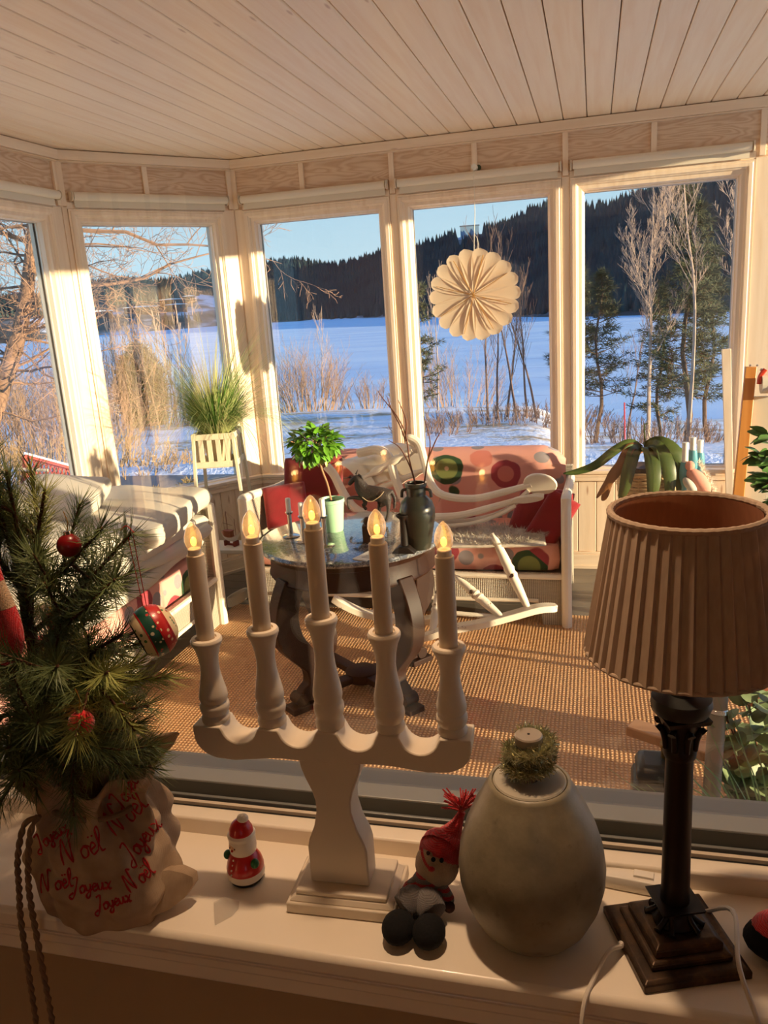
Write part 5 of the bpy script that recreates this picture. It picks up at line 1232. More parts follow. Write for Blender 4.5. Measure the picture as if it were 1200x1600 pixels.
# ------------------------------------------------------------------ table lamp
l0 = atz(1062, 1470, SZ); LX, LY_ = .0855, .776
BR = bpy.data.materials.new('aged_bronze'); BR.use_nodes = True; n = NT(BR); MATS['aged_bronze'] = BR
f = n.noise(30, None, 5, .7); n.color(n.ramp(f, [(.35, lin((50, 38, 28))), (.6, lin((84, 62, 42))), (.75, lin((128, 96, 60)))])); n.bsdf.inputs['Roughness'].default_value = .38; n.bsdf.inputs['Metallic'].default_value = .55; n.bump(f, .3, .002)
DBR = mat('dark_bronze', (38, 28, 22), .4, .4, vary=.3, vscale=20)
LR_ = math.radians(20)
T = thing('table_lamp', 'table lamp with dark column foot, stepped square base and pleated beige shade', 'lamp', (LX, LY_, SZ), LR_)
def frust(mb, w0, w1, z0, z1): return mb.add([(-w0, -w0, z0), (w0, -w0, z0), (w0, w0, z0), (-w0, w0, z0), (-w1, -w1, z1), (w1, -w1, z1), (w1, w1, z1), (-w1, w1, z1)], [(0, 3, 2, 1), (4, 5, 6, 7), (0, 1, 5, 4), (1, 2, 6, 5), (2, 3, 7, 6), (3, 0, 4, 7)])
mb = MB()
for a in ((.058, .058, 0, .009), (.058, .053, .009, .012), (.044, .044, .012, .018), (.044, .040, .018, .0205), (.037, .037, .0205, .029), (.037, .031, .029, .033)): frust(mb, *a)
put('stepped_base', mb, BR, T, bevel=.0012)
k = [(.022, .033), (.0235, .036), (.018, .042), (.0155, .050), (.0165, .054), (.016, .058)]
mb = MB().lathe(k, n=32); frust(mb, .0225, .0235, .056, .059)
for i in range(4):
    a = i*PI/2+PI/4
    for s in (-.25, .25): mb.tube(smoothpath([(.014*math.cos(a), .014*math.sin(a), .054), (.017*math.cos(a+s*.6), .017*math.sin(a+s*.6), .044), (.027*math.cos(a+s), .027*math.sin(a+s), .036), (.030*math.cos(a+s), .030*math.sin(a+s), .0345)], 3), [.003]*9+[.0045], 8)
put('leaf_foot', mb, DBR, T, smooth=50)
put('column', MB().lathe([(.0150, .058), (.0147, .075), (.0142, .15), (.0137, .235)], n=40, cap=True), DBR, T)
mb = MB().lathe([(.0155, .233), (.0165, .236), (.0165, .243), (.015, .246), (.0155, .262), (.0195, .272), (.021, .276)], n=32)
for i in range(8):
    a = i*PI/4
    mb.tube(smoothpath([(.0150*math.cos(a), .0150*math.sin(a), .244), (.0165*math.cos(a), .0165*math.sin(a), .256), (.0205*math.cos(a), .0205*math.sin(a), .268), (.0245*math.cos(a), .0245*math.sin(a), .2665)], 3), [.0032]*9+[.0042], 8)
frust(mb, .021, .0225, .276, .281); put('capital', mb, DBR, T, smooth=50)
put('socket_cup', MB().lathe([(.014, .281), (.027, .284), (.030, .292), (.029, .300), (.012, .303), (.012, .345), (.0, .347)], n=32, cap=False), mat('grey_socket', (62, 64, 62), .4, .5), T)
bulb = put('light_bulb', MB().lathe([(.010, .345), (.013, .36), (.024, .385), (.026, .40), (.02, .42), (.0, .43)], n=24, cap=False), mat('frosted_bulb', (220, 214, 204), .4), T)
# pleated shade
def shadem(name, c, tr):
    m = bpy.data.materials.new(name); m.use_nodes = True; n = NT(m); f = n.noise(300, n.co((1, 1, .15)), 2)
    n.color(n.ramp(f, [(.3, tuple(x*.85 for x in lin(c))), (.7, lin(c))])); n.bsdf.inputs['Roughness'].default_value = .85; n.bump(f, .15, .0006)
    t = n.add('BsdfTranslucent'); t.inputs[0].default_value = (*lin(tr), 1); mx = n.add('MixShader'); mx.inputs[0].default_value = .22
    n.l(n.bsdf.outputs[0], mx.inputs[1]); n.l(t.outputs[0], mx.inputs[2]); n.l(mx.outputs[0], n.out.inputs[0]); return m
SHD = shadem('beige_chiffon', (196, 172, 148), (190, 140, 104)); SHI = shadem('shade_lining', (188, 128, 92), (200, 140, 100))
NP = 46; zb, zt, Rb, Rt = .350, .492, .0945, .0715
def pleat(j, f):
    """asymmetric knife pleat profile 0..1"""
    return (f/.78 if f < .78 else (1-f)/.22)
v = []; rows = 14; cols = NP*8; mb = MB(); g = random.Random(3); jit = [g.uniform(-.2, .2) for _ in range(NP)]
for i in range(rows+1):
    t = i/rows; R = Rb+(Rt-Rb)*t; am = .0034*(1-.35*t)
    for j in range(cols):
        k, f = divmod(j, 8); f = f/8
        a = 2*PI*(k+f+jit[k]*math.sin(f*PI)*.6)/NP + .03*math.sin(t*3)*0
        r = R - am*.6 + am*pleat(k, f)*1.0; v.append((r*math.cos(a), r*math.sin(a), zb+(zt-zb)*t))
mb.add(v, [(i*cols+j, i*cols+(j+1) % cols, (i+1)*cols+(j+1) % cols, (i+1)*cols+j) for i in range(rows) for j in range(cols)])
sh = put('pleated_shade', mb, SHD, T, smooth=28)
put('shade_lining', MB().lathe([(Rb-.006, zb+.001), (Rt-.006, zt-.001)], n=NP*2, cap=False), SHI, sh)
def rim(R, z, r, n_=NP*3): return MB().tube([((R+.0005*math.cos(j*2*PI/3))*math.cos(2*PI*j/n_), (R+.0005*math.cos(j*2*PI/3))*math.sin(2*PI*j/n_), z+.0003*math.sin(j*2.1)) for j in range(n_+1)], r, 8)
put('top_binding', rim(Rt-.001, zt, .0034), SHD, sh); put('bottom_binding', rim(Rb-.0015, zb, .0022), SHD, sh)
put('shade_carrier', (lambda m: [m.tube([(0, 0, .345), ((Rt-.006)*math.cos(a), (Rt-.006)*math.sin(a), zt-.03)], .0012, 5) for a in (0, 2.1, 4.2)] and m)(MB()), SILV, T)
CB = mat('white_cable', (222, 212, 196), .45)
solo('lamp_cable', MB().tube(smoothpath([(LX+.005, LY_+.062, SZ+.02), atz(1085, 1425, SZ+.003)+Vector((.0, .0, .0)), atz(1118, 1455, SZ+.004)+Vector((.016, .0, .03)), aty(1145, 1510, .715)+Vector((.006, 0, 0)), Vector((.158, .672, SZ-.01)), Vector((.160, .66, .64)), Vector((.16, .655, .5))], 6), .0026, 8), CB, 'white lamp cable running over the base and down the sill edge, right', 'cable')
solo('thin_cable', MB().tube(smoothpath([atz(972, 1478, SZ+.007), atz(950, 1495, SZ+.01)+Vector((0, -.0, .006)), atz(925, 1535, SZ+.003), aty(912, 1572, .682), Vector((-.012, .668, .70)), Vector((-.012, .66, .55))], 6), .0024, 8).ball(atz(970, 1476, SZ+.008), .004, 10), CB, 'thin pale cable leaving the lamp base on its left and dropping off the sill', 'cable')
T = thing('cable_switch', 'white inline cable switch lying between jar and lamp', 'switch', atz(1000, 1388, SZ), -.12)
put('body', MB().pillow((.085, .024, .019), M4((0, 0, .0095)), n=14, p=6, edge=.7), mat('switch_white', (232, 224, 210), .4), T, smooth=60)
put('button', MB().pillow((.024, .012, .006), M4((.004, 0, .019)), n=8, p=5, edge=.7), MATS['switch_white'], T, smooth=60)
put('cord', MB().tube(smoothpath([(-.042, 0, .009), (-.06, -.004, .004), (-.09, .01, .003)], 4), .0024, 8), CB, T)

# ------------------------------------------------------------------ knitted gnome doll and second doll's foot
def knit(name, c, c2=None, scale=300, axis='Z', stripes=0):
    m = bpy.data.materials.new(name); m.use_nodes = True; MATS[name] = m; n = NT(m); a = n.wave(scale, n.co(), .4, 2, 'X'); b = n.wave(scale*.8, n.co(), .4, 2, 'Z'); h = n.math('MULTIPLY', a, b)
    base = n.ramp(n.noise(60), [(.35, tuple(x*.75 for x in lin(c))), (.65, lin(c))])
    if stripes: base = n.mix(n.ramp(n.wave(stripes, n.co(), .3, 1, axis), [(.45, (0, 0, 0)), (.5, (1, 1, 1))]), base, lin(c2))
    n.color(base); n.bsdf.inputs['Roughness'].default_value = .95; n.bsdf.inputs['Sheen Weight'].default_value = .4; n.bump(h, .8, .0015); return m
KR = knit('red_knit', (226, 26, 34)); KG = knit('grey_knit', (112, 104, 100)); KB = mat('black_wool', (12, 10, 10), .95, bump=.5, bscale=250); KS = knit('beige_knit', (214, 178, 138)); KST = knit('striped_knit', (200, 30, 34), (120, 112, 108), 300, 'Z', 42)
T = thing('gnome_doll', 'knitted gnome doll with red tasselled cap leaning against the stoneware jar', 'doll', atz(655, 1440, SZ))
def blob(name, q, Y, r, m, rx=0, ry=0, rz=0, n=18): return wpart(T, name, MB().ball((0, 0, 0), r, n, Matrix.Translation(aty(*q, Y)) @ rots(rx, ry, rz)), m, smooth=80)
yF = .712
for q in ((620, 1467), (668, 1474)):
    p = atz(q[0], q[1]+14, SZ); wpart(T, 'shoe', MB().ball((0, 0, 0), (.019, .022, .0165), 18, Matrix.Translation((p.x, p.y+.012, SZ+.017))), KB, smooth=80)
sk_ = lambda name, pts, m: wpart(T, name, MB().tube(smoothpath([p for p, r in pts], 4), [float(np.interp(i/(4*(len(pts)-1)), np.linspace(0, 1, len(pts)), [r for p, r in pts])) for i in range(4*(len(pts)-1)+1)], 16), m, smooth=80)
hip = aty(660, 1405, .775); 
for q in ((624, 1450), (672, 1458)):
    p = atz(q[0], q[1]+16, SZ); a = Vector((p.x, p.y+.024, SZ+.019)); sk_('trouser_leg', [(a, .0165), (a.lerp(hip, .5)+Vector((0, 0, .004)), .019), (hip+Vector(((q[0]-648)*.0003, 0, -.004)), .016)], KG)
hip.z = max(hip.z, SZ+.022)
sk_('sweater', [(hip+Vector((0, 0, -.006)), .021), (aty(664, 1390, .785), .0215), (aty(670, 1372, .79), .017), (aty(676, 1362, .792), .010)], KST)
sk_('arm', [(aty(650, 1376, .782), .006), (aty(640, 1386, .775), .0075), (aty(634, 1392, .77), .006)], KST); blob('hand', (632, 1396), .768, .0068, mat('brown_yarn', (70, 42, 34), .95))
sk_('arm', [(aty(690, 1382, .785), .006), (aty(700, 1404, .78), .0075), (aty(698, 1412, .775), .006)], KST); blob('hand', (702, 1417), .772, .0068, MATS['brown_yarn'])
hc = aty(683, 1350, .80); wpart(T, 'head', MB().ball((0, 0, 0), (.0265, .025, .0275), 24, Matrix.Translation(hc)), KS, smooth=80)
for dx in (0, 13): wpart(T, 'eye', MB().ball(aty(677+dx, 1343+dx*.1, hc.y-.0245), .0028, 10), KB)
wpart(T, 'eyebrow_spot', MB().ball(aty(669, 1333, hc.y-.022), .0024, 8), mat('brown_yarn', (70, 42, 34), .95))
wpart(T, 'nose', MB().ball(aty(674, 1358, hc.y-.0255), (.0042, .003, .0032), 10), KR)
wpart(T, 'loose_yarn', tubes(MB(), [(659, 1325), (660, 1335), (664, 1347), (670, 1356)], [hc.y-.02, hc.y-.0255, hc.y-.0265, hc.y-.026], .0018, 6), KR)
cp = [aty(688, 1333, hc.y), aty(697, 1315, hc.y+.008), aty(712, 1290, hc.y+.018), aty(722, 1268, hc.y+.024)]
wpart(T, 'knitted_cap', MB().tube(smoothpath([hc+Vector((.010, .017, .022))]+cp, 4), [.0225, .0262, .0268, .0275, .026, .0245, .023, .021, .019, .0165, .014, .011, .009, .007, .006, .005, .0045], 20), KR, smooth=80)
mb = MB(); g = random.Random(6); e = cp[-1]
for i in range(60):
    d = Vector((g.gauss(-.15, .5), g.gauss(-.1, .4), g.uniform(.4, 1.0))).normalized()*g.uniform(.018, .034); mb.tube(smoothpath([e, e+d*.5+Vector((0, 0, .002)), e+d], 2), [.0012, .0012, .0011, .001, .001], 5)
wpart(T, 'yarn_tassel', mb, KR)
p = atz(1185, 1500, SZ)
T = thing('knitted_boot', 'red and black knitted boot at the right edge of the sill', 'boot', p+Vector((.03, .01, 0)))
put('boot_sole', MB().ball((0, 0, .020), (.045, .032, .020), 20), KB, T, smooth=80); put('boot_upper', MB().ball((.006, .004, .028), (.043, .030, .019), 20), KR, T, smooth=80)

# ------------------------------------------------------------------ little pine in a linen sack, ornaments
SX, SY = -.585, .735
LIN_ = bpy.data.materials.new('linen_sack'); LIN_.use_nodes = True; n = NT(LIN_); MATS['linen_sack'] = LIN_
a = n.wave(260, n.co(), .5, 3, 'X'); b = n.wave(260, n.co(), .5, 3, 'Z'); f = n.noise(22)
n.color(n.ramp(f, [(.35, lin((158, 132, 104))), (.65, lin((190, 164, 134)))])); n.bsdf.inputs['Roughness'].default_value = .95; n.bump(n.math('ADD', a, b), .25, .0008)
T = thing('linen_sack', 'rumpled natural linen sack printed with red lettering, holding the little pine', 'sack', (SX, SY-.0, SZ))
g = random.Random(31); fold = [(g.uniform(0, 6), g.uniform(0, 6)) for _ in range(8)]
RP = [(0, .082), (.02, .086), (.05, .088), (.085, .090), (.115, .080), (.135, .066), (.150, .057), (.162, .060), (.178, .078), (.192, .092), (.205, .098)]
def sack(u, v):
    a = u*2*PI; z = v*.205; r = float(np.interp(z, [x for x, _ in RP], [y for _, y in RP]))
    am = .004+.010*math.exp(-((z-.145)/.035)**2)+.006*(v > .8)*(v-.8)*5
    r += am*(math.sin(7*a+fold[0][0]+z*22)+.6*math.sin(13*a+fold[1][0]-z*30)) + .006*math.sin(3*a+z*45+1)*math.sin(z*PI/.205)
    r += .010*math.exp(-((z-.05-.02*math.sin(2*a))/.014)**2) - .007*math.exp(-((z-.085-.018*math.sin(2*a+1))/.012)**2)
    return (r*math.cos(a)*.98, r*math.sin(a)*.78, z+(.012*math.sin(3*a+1)+.008*math.sin(7*a))*max(0, v-.72)*3.4)
def sk0(u, v): x, y, z = sack(u, v); return (x, y, max(z, .0005))
mb = MB().grid(sk0, 160, 60); base_n = len(mb.v)
body = put('sack_cloth', mb, LIN_, T, smooth=80, weld=True); so = body.modifiers.new('s', 'SOLIDIFY'); so.thickness = .0016; so.offset = -1
put('sack_bottom', MB().lathe([(0, .001), (.060, .001)], n=40), LIN_, T)
# cloth corner sticking out to the right
q = [Vector(c) for c in ((.075, -.02, .07), (.118, -.005, .055), (.128, .01, .03), (.10, -.03, .006), (.055, -.05, .004), (.06, -.04, .05))]
ctr = Vector((.075, -.035, .035)); off = Vector((-.01, .022, .0)); mb = MB(); mb.add(q+[ctr]+[p+off for p in q]+[ctr+off], [(i, (i+1) % 6, 6) for i in range(6)]+[((i+1) % 6+7, i+7, 13) for i in range(6)]+[(i, i+7, (i+1) % 6+7, (i+1) % 6) for i in range(6)])
flap = put('cloth_corner', mb, LIN_, T, smooth=60, sub=1)
# red script lettering on the cloth
RI = mat('red_print', (176, 32, 34), .9)
bm = bmesh.new(); bm.from_mesh(body.data); bvh = BVHTree.FromBMesh(bm); bm.free()
STROKES = {'N': [[(0, 0), (.05, .5), (.25, 1.1), (.3, .5), (.42, 0), (.5, .5), (.62, 1.25), (.78, 1.15)]], 'o': [[(.25, .5), (.05, .3), (.1, 0), (.3, .05), (.35, .35), (.2, .5), (.45, .4)]],
  'e': [[(.05, .22), (.3, .35), (.2, .52), (.05, .3), (.12, 0), (.4, .15)]], '"': [[(.1, .75), (.12, .82)], [(.26, .75), (.28, .82)]], 'l': [[(0, .15), (.25, .8), (.22, 1.1), (.1, .9), (.12, .1), (.3, .05)]],
  'J': [[(.5, 1.1), (.3, 1.0), (.6, 1.05), (.35, .2), (.1, -.3), (-.1, -.1), (.2, .1)]], 'y': [[(0, .5), (.08, .1), (.28, .15), (.34, .5), (.25, -.2), (.05, -.4), (.02, -.15), (.4, .15)]],
  'u': [[(0, .5), (.06, .05), (.25, .12), (.32, .5), (.36, .05), (.5, .15)]], 'x': [[(0, .5), (.15, .4), (.28, 0), (.4, .05)], [(.4, .5), (.05, 0)]]}
ADV = {'N': .85, 'o': .42, 'e': .38, '"': 0, 'l': .3, 'J': .62, 'y': .42, 'u': .48, 'x': .45}
def word(w, px, py, size, ang):
    mb = MB(); x = 0; ca, sa = math.cos(ang), math.sin(ang)
    for ch in w:
        for st in STROKES[ch]:
            P2 = smoothpath([Vector((a+x-(.36 if ch == '"' else 0), b, 0)) for a, b in st], 5); pts = []
            for p in P2:
                d = ray(px+(p.x*ca+p.y*sa)*size, py+(p.x*sa*1-p.y*ca)*size) if False else ray(px+(p.x*ca+p.y*sa)*size, py-(p.y*ca-p.x*sa)*size)
                h = bvh.ray_cast(CAM-Vector((SX, SY, SZ)), d, 3)
                if h[0] is not None:
                    if pts and (h[0]-pts[-1]).length > .012: 
                        if len(pts) > 1: mb.tube(pts, .0009, 5)
                        pts = []
                    pts.append(h[0]-d*.0004)
            if len(pts) > 1: mb.tube(pts, [.0006+.0007*abs(math.sin(i*.5)) for i in range(len(pts))], 5)
        x += ADV[ch]
    if mb.v: put('lettering', mb, RI, T, smooth=60)
WSC = 1.2
for w, x, y, s_, a in (('Noe"l', 182, 1306, 30, -.75), ('Noe"l', 100, 1352, 30, -.35), ('Joyeux', 190, 1268, 22, -1.05), ('Joyeux', 205, 1350, 24, -.9), ('Noe"l', 65, 1395, 22, -.2), ('Joyeux', 110, 1398, 20, -.15), ('Noe"l', 150, 1225, 22, -.9), ('Joyeux', 60, 1330, 18, -.6), ('Noe"l', 205, 1395, 22, -.7), ('Joyeux', 150, 1425, 18, -.3)):
    word(w, x, y, s_*WSC, a)
mbw = MB()
for P in ([(235, 1360), (245, 1350), (262, 1352), (270, 1368), (258, 1376)], [(250, 1338), (262, 1330), (280, 1340), (272, 1352)], [(228, 1378), (240, 1382), (252, 1372)]):
    pass
# twisted draw cords over the sill edge
RO_ = mat('hemp_cord', (134, 110, 84), .9)
def rope(P, name='draw_cord', r=.0032, tw=210):
    P = smoothpath(P, 14); mb = MB(); 
    for s in (0, PI):
        Q = [];  ln = 0
        for i, p in enumerate(P):
            if i: ln += (p-P[i-1]).length
            t = (P[min(i+1, len(P)-1)]-P[max(0, i-1)]).normalized(); a = t.orthogonal().normalized(); b = t.cross(a); k = ln*tw+s; Q.append(p+(Vector((1, 0, 0))*math.cos(k)+Vector((0, 1, 0))*math.sin(k))*r*.55)
        mb.tube(Q, r*.72, 7)
    wpart(T, name, mb, RO_, smooth=80)
rope([aty(60, 1275, .66), aty(38, 1290, .655), aty(28, 1340, .655), aty(30, 1390, .662), aty(33, 1440, .668), aty(45, 1520, .662), aty(60, 1620, .66)])
rope([aty(60, 1275, .66), aty(48, 1300, .65), aty(44, 1350, .652), aty(46, 1395, .66), aty(55, 1450, .664), aty(68, 1520, .66), aty(86, 1620, .66)])
wpart(T, 'tie', MB().tube([(SX+.064*math.cos(a)*.98, SY+.064*math.sin(a)*.8, SZ+.148+.004*math.sin(a*2)) for a in [i*2*PI/40 for i in range(41)]], .0035, 8), RO_)

# the pine itself
PN = mat('dark_pine_needle', (98, 112, 66), .55, vary=.4, vscale=14); PNL = mat('pale_pine_needle', (150, 156, 84), .5, vary=.3, vscale=14); PB = mat('pine_twig', (94, 60, 40), .85, vary=.3, vscale=40)  # second needle green is paler, used on a few branches
T = thing('little_pine', 'small bushy pine with long needles standing in the linen sack, left', 'tree', (SX-.02, SY, SZ+.13))
g = random.Random(77); tb = MB(); nb = MB(); nb2 = MB()
def needles(P, L=.034, dens=900, mbn=None, w=.00055):
    P = [Vector(p) for p in P]
    for i in range(len(P)-1):
        a, b = P[i], P[i+1]; ax = (b-a); ln = ax.length
        if ln < 1e-6: continue
        ax.normalize(); o = ax.orthogonal().normalized()
        for _ in range(int(dens*ln)+1):
            q = a.lerp(b, g.random()); side = Matrix.Rotation(g.uniform(0, 2*PI), 3, ax) @ o
            d = (side*g.uniform(.55, 1)+ax*g.uniform(.3, 1.1)).normalized()*L*g.uniform(.6, 1.1); m = q+d*.55+Vector((0, 0, -.001)); s = d.cross(side+ax*.3).normalized()*w
            (mbn or nb).add([q-s, q+s, m+s*.8, m-s*.8, q+d], [(0, 1, 2, 3), (3, 2, 4)])
def limb(a, b, r=.0035, L=.036, dens=950, mbn=None, side=0, sag=.006):
    m = a.lerp(b, .5)+Vector((g.uniform(-.006, .006), g.uniform(-.006, .006), -sag)); P = smoothpath([a, m, b], 5); n = len(P)
    tb.tube(P, [r*(1-.6*i/n) for i in range(n)], 6); needles(P[1:], L, dens, mbn)
    for k in range(side):
        t = g.uniform(.35, .9); q = P[int(t*(n-1))]; d = (b-a).normalized(); o = Matrix.Rotation(g.uniform(0, 2*PI), 3, d) @ d.orthogonal().normalized()
        e = q+(d*.7+o*.8).normalized()*(b-a).length*g.uniform(.25, .45); limb(q, e, r*.6, L, dens, mbn, 0, .002)
base = Vector((SX-.02, SY, SZ+.10)); S1 = aty(52, 1010, .74); S2 = aty(28, 880, .74); S3 = aty(-20, 700, .73); S4 = aty(-60, 540, .73)
tr = smoothpath([base, base.lerp(S1, .5)+Vector((.006, 0, 0)), S1, S2, S3, S4], 5); tb.tube(tr, [.009-.0055*i/len(tr) for i in range(len(tr))], 8)
needles(tr[3:], .034, 500)
# branches placed where the photograph shows them
BRL = [((52, 1010), .74, (10, 735), .70), ((48, 985), .74, (70, 765), .72), ((40, 935), .74, (160, 825), .69), ((50, 990), .74, (206, 832), .70), ((54, 1015), .74, (180, 905), .66),
       ((58, 1060), .74, (192, 990), .69), ((56, 1040), .74, (150, 955), .80), ((66, 1100), .74, (205, 1040), .70), ((70, 1110), .74, (232, 1103), .72), ((80, 1130), .735, (234, 1180), .70), ((60, 1080), .74, (120, 1080), .62),
       ((66, 1110), .74, (60, 1130), .60), ((80, 1130), .735, (150, 1165), .62), ((60, 1100), .74, (10, 1170), .62), ((60, 1100), .74, (-40, 1120), .68), ((50, 1000), .74, (-40, 960), .68), ((54, 1040), .74, (0, 1050), .63), ((70, 1120), .74, (180, 1100), .82),
       ((40, 930), .74, (-30, 830), .70), ((30, 890), .74, (20, 780), .80), ((56, 1060), .74, (30, 1100), .85), ((50, 1010), .74, (110, 1000), .84), ((64, 1090), .74, (215, 1140), .78), ((70, 1120), .735, (100, 1195), .63), ((70, 1120), .735, (30, 1205), .62), ((70, 1120), .735, (190, 1195), .66), ((28, 880), .74, (-20, 700), .68), ((60, 1080), .74, (170, 1050), .62), ((60, 1050), .74, (90, 1040), .60)]
for i, (a, ya, b, yb) in enumerate(BRL):
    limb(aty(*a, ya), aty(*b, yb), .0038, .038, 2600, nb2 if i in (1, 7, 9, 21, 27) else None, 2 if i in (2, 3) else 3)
wpart(T, 'trunk', tb, PB, smooth=60); o = wpart(T, 'needles', nb, PN, smooth=0); o['kind'] = 'stuff'; o = wpart(T, 'pale_needles', nb2, PNL, smooth=0); o['kind'] = 'stuff'
# ornaments hanging in the pine
def bauble(x, y, Y, r, m, label, name='bauble'):
    T = thing(name, label, 'ornament', aty(x, y, Y)); put('ball', MB().ball((0, 0, 0), r, 24), m, T, smooth=80); put('cap', MB().lathe([(.0035, r-.001), (.0035, r+.003), (0, r+.003)], n=12), SILV, T)
    put('hanger', MB().tube(smoothpath([(0, 0, r+.002), (.003, 0, r+.012), (0, 0, r+.024)], 3), .0005, 5), GOLD, T)
FELT = mat('red_felt', (204, 22, 26), .95, bump=.8, bscale=260, bdist=.002, sheen=.5); DRED = mat('dark_red_gloss', (122, 16, 20), .3)
bauble(127, 1130, .595, .0125, FELT, 'bright red felt ball low in the pine')
bauble(108, 852, .69, .0125, DRED, 'dark red shiny ball high in the pine, before the quilts')
bauble(190, 1101, .66, .0035, FELT, 'tiny red bead at the right side of the pine')
# striped knitted stocking at the left edge
T = thing('striped_stocking', 'red and white striped knitted stocking ornament at the left picture edge', 'ornament', aty(2, 950, .60)); P = smoothpath([(-.012, 0, .050), (-.006, 0, .025), (0, 0, .0), (.0, 0, -.028), (-.012, 0, -.048)], 6); n_ = len(P)
bands = [(0, .28, 'red'), (.28, .52, 'white'), (.52, 1, 'red')]
for a, b, c in bands:
    i0, i1 = int(a*(n_-1)), int(b*(n_-1)); put(c+'_band', MB().tube(P[i0:i1+1], [.0165-.003*math.sin(i*.2) for i in range(i0, i1+1)], 18, sx=.7), KR if c == 'red' else KS, T, smooth=80)
put('loop', MB().tube(smoothpath([(-.012, 0, .05), (-.010, 0, .062), (-.016, 0, .07)], 3), .0008, 5), KR, T)
# bell-like printed cup ornament on red thread
Y = .70; c = aty(240, 985, Y)
T = thing('printed_cup_ornament', 'round green, cream and red patterned ornament hanging from a pine branch on red threads', 'ornament', c)
def printm(name, c1, c2, sc):
    m = bpy.data.materials.new(name); m.use_nodes = True; n = NT(m); v = n.vor(sc); sp = n.add('SeparateColor'); n.l(v.outputs['Color'], sp.inputs[0])
    col = n.ramp(sp.outputs[0], [(0, lin(c2)), (.5, lin((196, 50, 44))), (.75, lin((232, 214, 176)))], True); n.color(n.mix(n.ramp(v.outputs['Distance'], [(0, (1, 1, 1)), (.28, (1, 1, 1)), (.31, (0, 0, 0))]), lin(c1), col)); n.bsdf.inputs['Roughness'].default_value = .35; return m
CRP = printm('cream_print', (226, 206, 164), (60, 110, 60), 170); GRP = printm('green_print', (30, 78, 62), (226, 206, 164), 150); RDP = printm('red_print_band', (188, 36, 36), (226, 206, 164), 170); RDL = mat('red_line', (176, 28, 32), .4); DK = mat('dark_hollow', (40, 28, 20), .8)
A = Matrix.Rotation(math.radians(-62), 4, 'Y') @ Matrix.Rotation(.35, 4, 'X')
A = Vector((-.70, -.68, -.32)).to_track_quat('Z', 'Y').to_matrix().to_4x4()
R = .0285; seg = [(-1, -.62, CRP, 'cream_band'), (-.62, -.56, RDL, 'red_ring'), (-.56, -.18, RDP, 'red_band'), (-.18, -.12, RDL, 'red_ring'), (-.12, .34, GRP, 'green_band'), (.34, .40, RDL, 'red_ring'), (.40, .72, CRP, 'cream_band')]
for a, b, m, nm in seg:
    pr = []
    for k in range(7): z = a+(b-a)*k/6; pr.append((R*math.sqrt(max(0, 1-z*z))*1.0+(.0004 if nm == 'red_ring' else 0), R*z*.86))
    put(nm, MB().lathe(pr, n=36, M=A, cap=False), m, T, smooth=80)
put('hollow', MB().lathe([(R*.69, R*.72*.86), (R*.5, R*.55*.86), (0, R*.4*.86)], n=36, M=A, cap=False), DK, T)
top = aty(207, 832, .70)
wpart(T, 'red_thread', MB().tube([top, c+Vector((-.004, 0, .024))], .0005, 5).tube([top+Vector((-.006, 0, -.004)), c+Vector((-.008, 0, .022))], .0005, 5).tube(smoothpath([top+Vector((-.014, 0, .002)), top+Vector((-.006, 0, .007)), top+Vector((.002, 0, .0))], 4), .0005, 5), mat('red_thread', (190, 40, 30), .7))
# little silver-red glitter ornaments deep in the tree
for x, y, Y_, lb in ((82, 970, .80, 'left glittering red foil ornament deep in the pine'), (100, 965, .815, 'right glittering red foil ornament deep in the pine')):
    T = thing('foil_ornament', lb, 'ornament', aty(x, y, Y_)); m = mat('red_foil', (210, 50, 40), .25, .6, bump=1, bscale=300, bdist=.004)
    put('foil_ball', MB().ball((0, 0, 0), (.009, .009, .014), 14), m, T, smooth=0); put('gold_tip', MB().lathe([(.004, .013), (.002, .018), (0, .02)], n=10), GOLD, T)

# ------------------------------------------------------------------ plants and things outside the house window, lower right
PLK = wood_mat('bench_wood', (196, 150, 110), (170, 120, 84), (120, 80, 50), 'x')
p = aty(1107, 1290, 1.5)
solo('plant_bench', MB().bx(.02, .95, 1.12, 1.62, .31, .335).bx(.05, .09, 1.16, 1.2, FZ, .31).bx(.88, .92, 1.16, 1.2, FZ, .31).bx(.05, .09, 1.55, 1.59, FZ, .31).bx(.88, .92, 1.55, 1.59, FZ, .31), mat('pale_bench', (176, 158, 132), .6, vary=.1), 'low pale plant bench just outside the house window, lower right', 'bench', bevel=.003)
BZ = .3352
T = thing('dark_canister', 'dark blue-black plastic canister with open gold rimmed neck on the plant bench', 'canister', aty(1020, 1290, 1.42)); T.location.z = BZ; H = aty(1010, 1180, 1.42).z-BZ
put('body', MB().box((0, 0, H/2-.02), (.085, .1, H-.04), taper=.95).box((0, 0, H-.02), (.075, .09, .03), taper=.8), mat('blue_black_plastic', (40, 46, 50), .38, vary=.15), T, bevel=.012)
put('neck', MB().lathe([(.016, H-.01), (.016, H+.012), (.018, H+.014), (.018, H+.022), (.014, H+.022), (.013, H+.005), (0, H+.004)], (.028, .01, 0), n=28, cap=False), mat('brass_rim', (140, 112, 62), .3, .8), T)
a = aty(985, 1133, 1.62); b = aty(1100, 1158, 1.5)
solo('wooden_board', MB().box(((a.x+b.x)/2+.03, (a.y+b.y)/2, a.z), (.22, .045, .022), rz=-.5).cyl((a.x+.12, a.y, a.z-.01), (a.x+.12, a.y, BZ), .008, n=8), PLK, 'short orange brown wooden board on a post behind the canister', 'board', bevel=.006)
a = aty(1123, 1085, 1.42); b = aty(1107, 1300, 1.36); up = (a-b).normalized()
T = thing('grey_pole', 'thick grey metal pole with a joint, leaning beside the lamp column outside', 'pole', b)
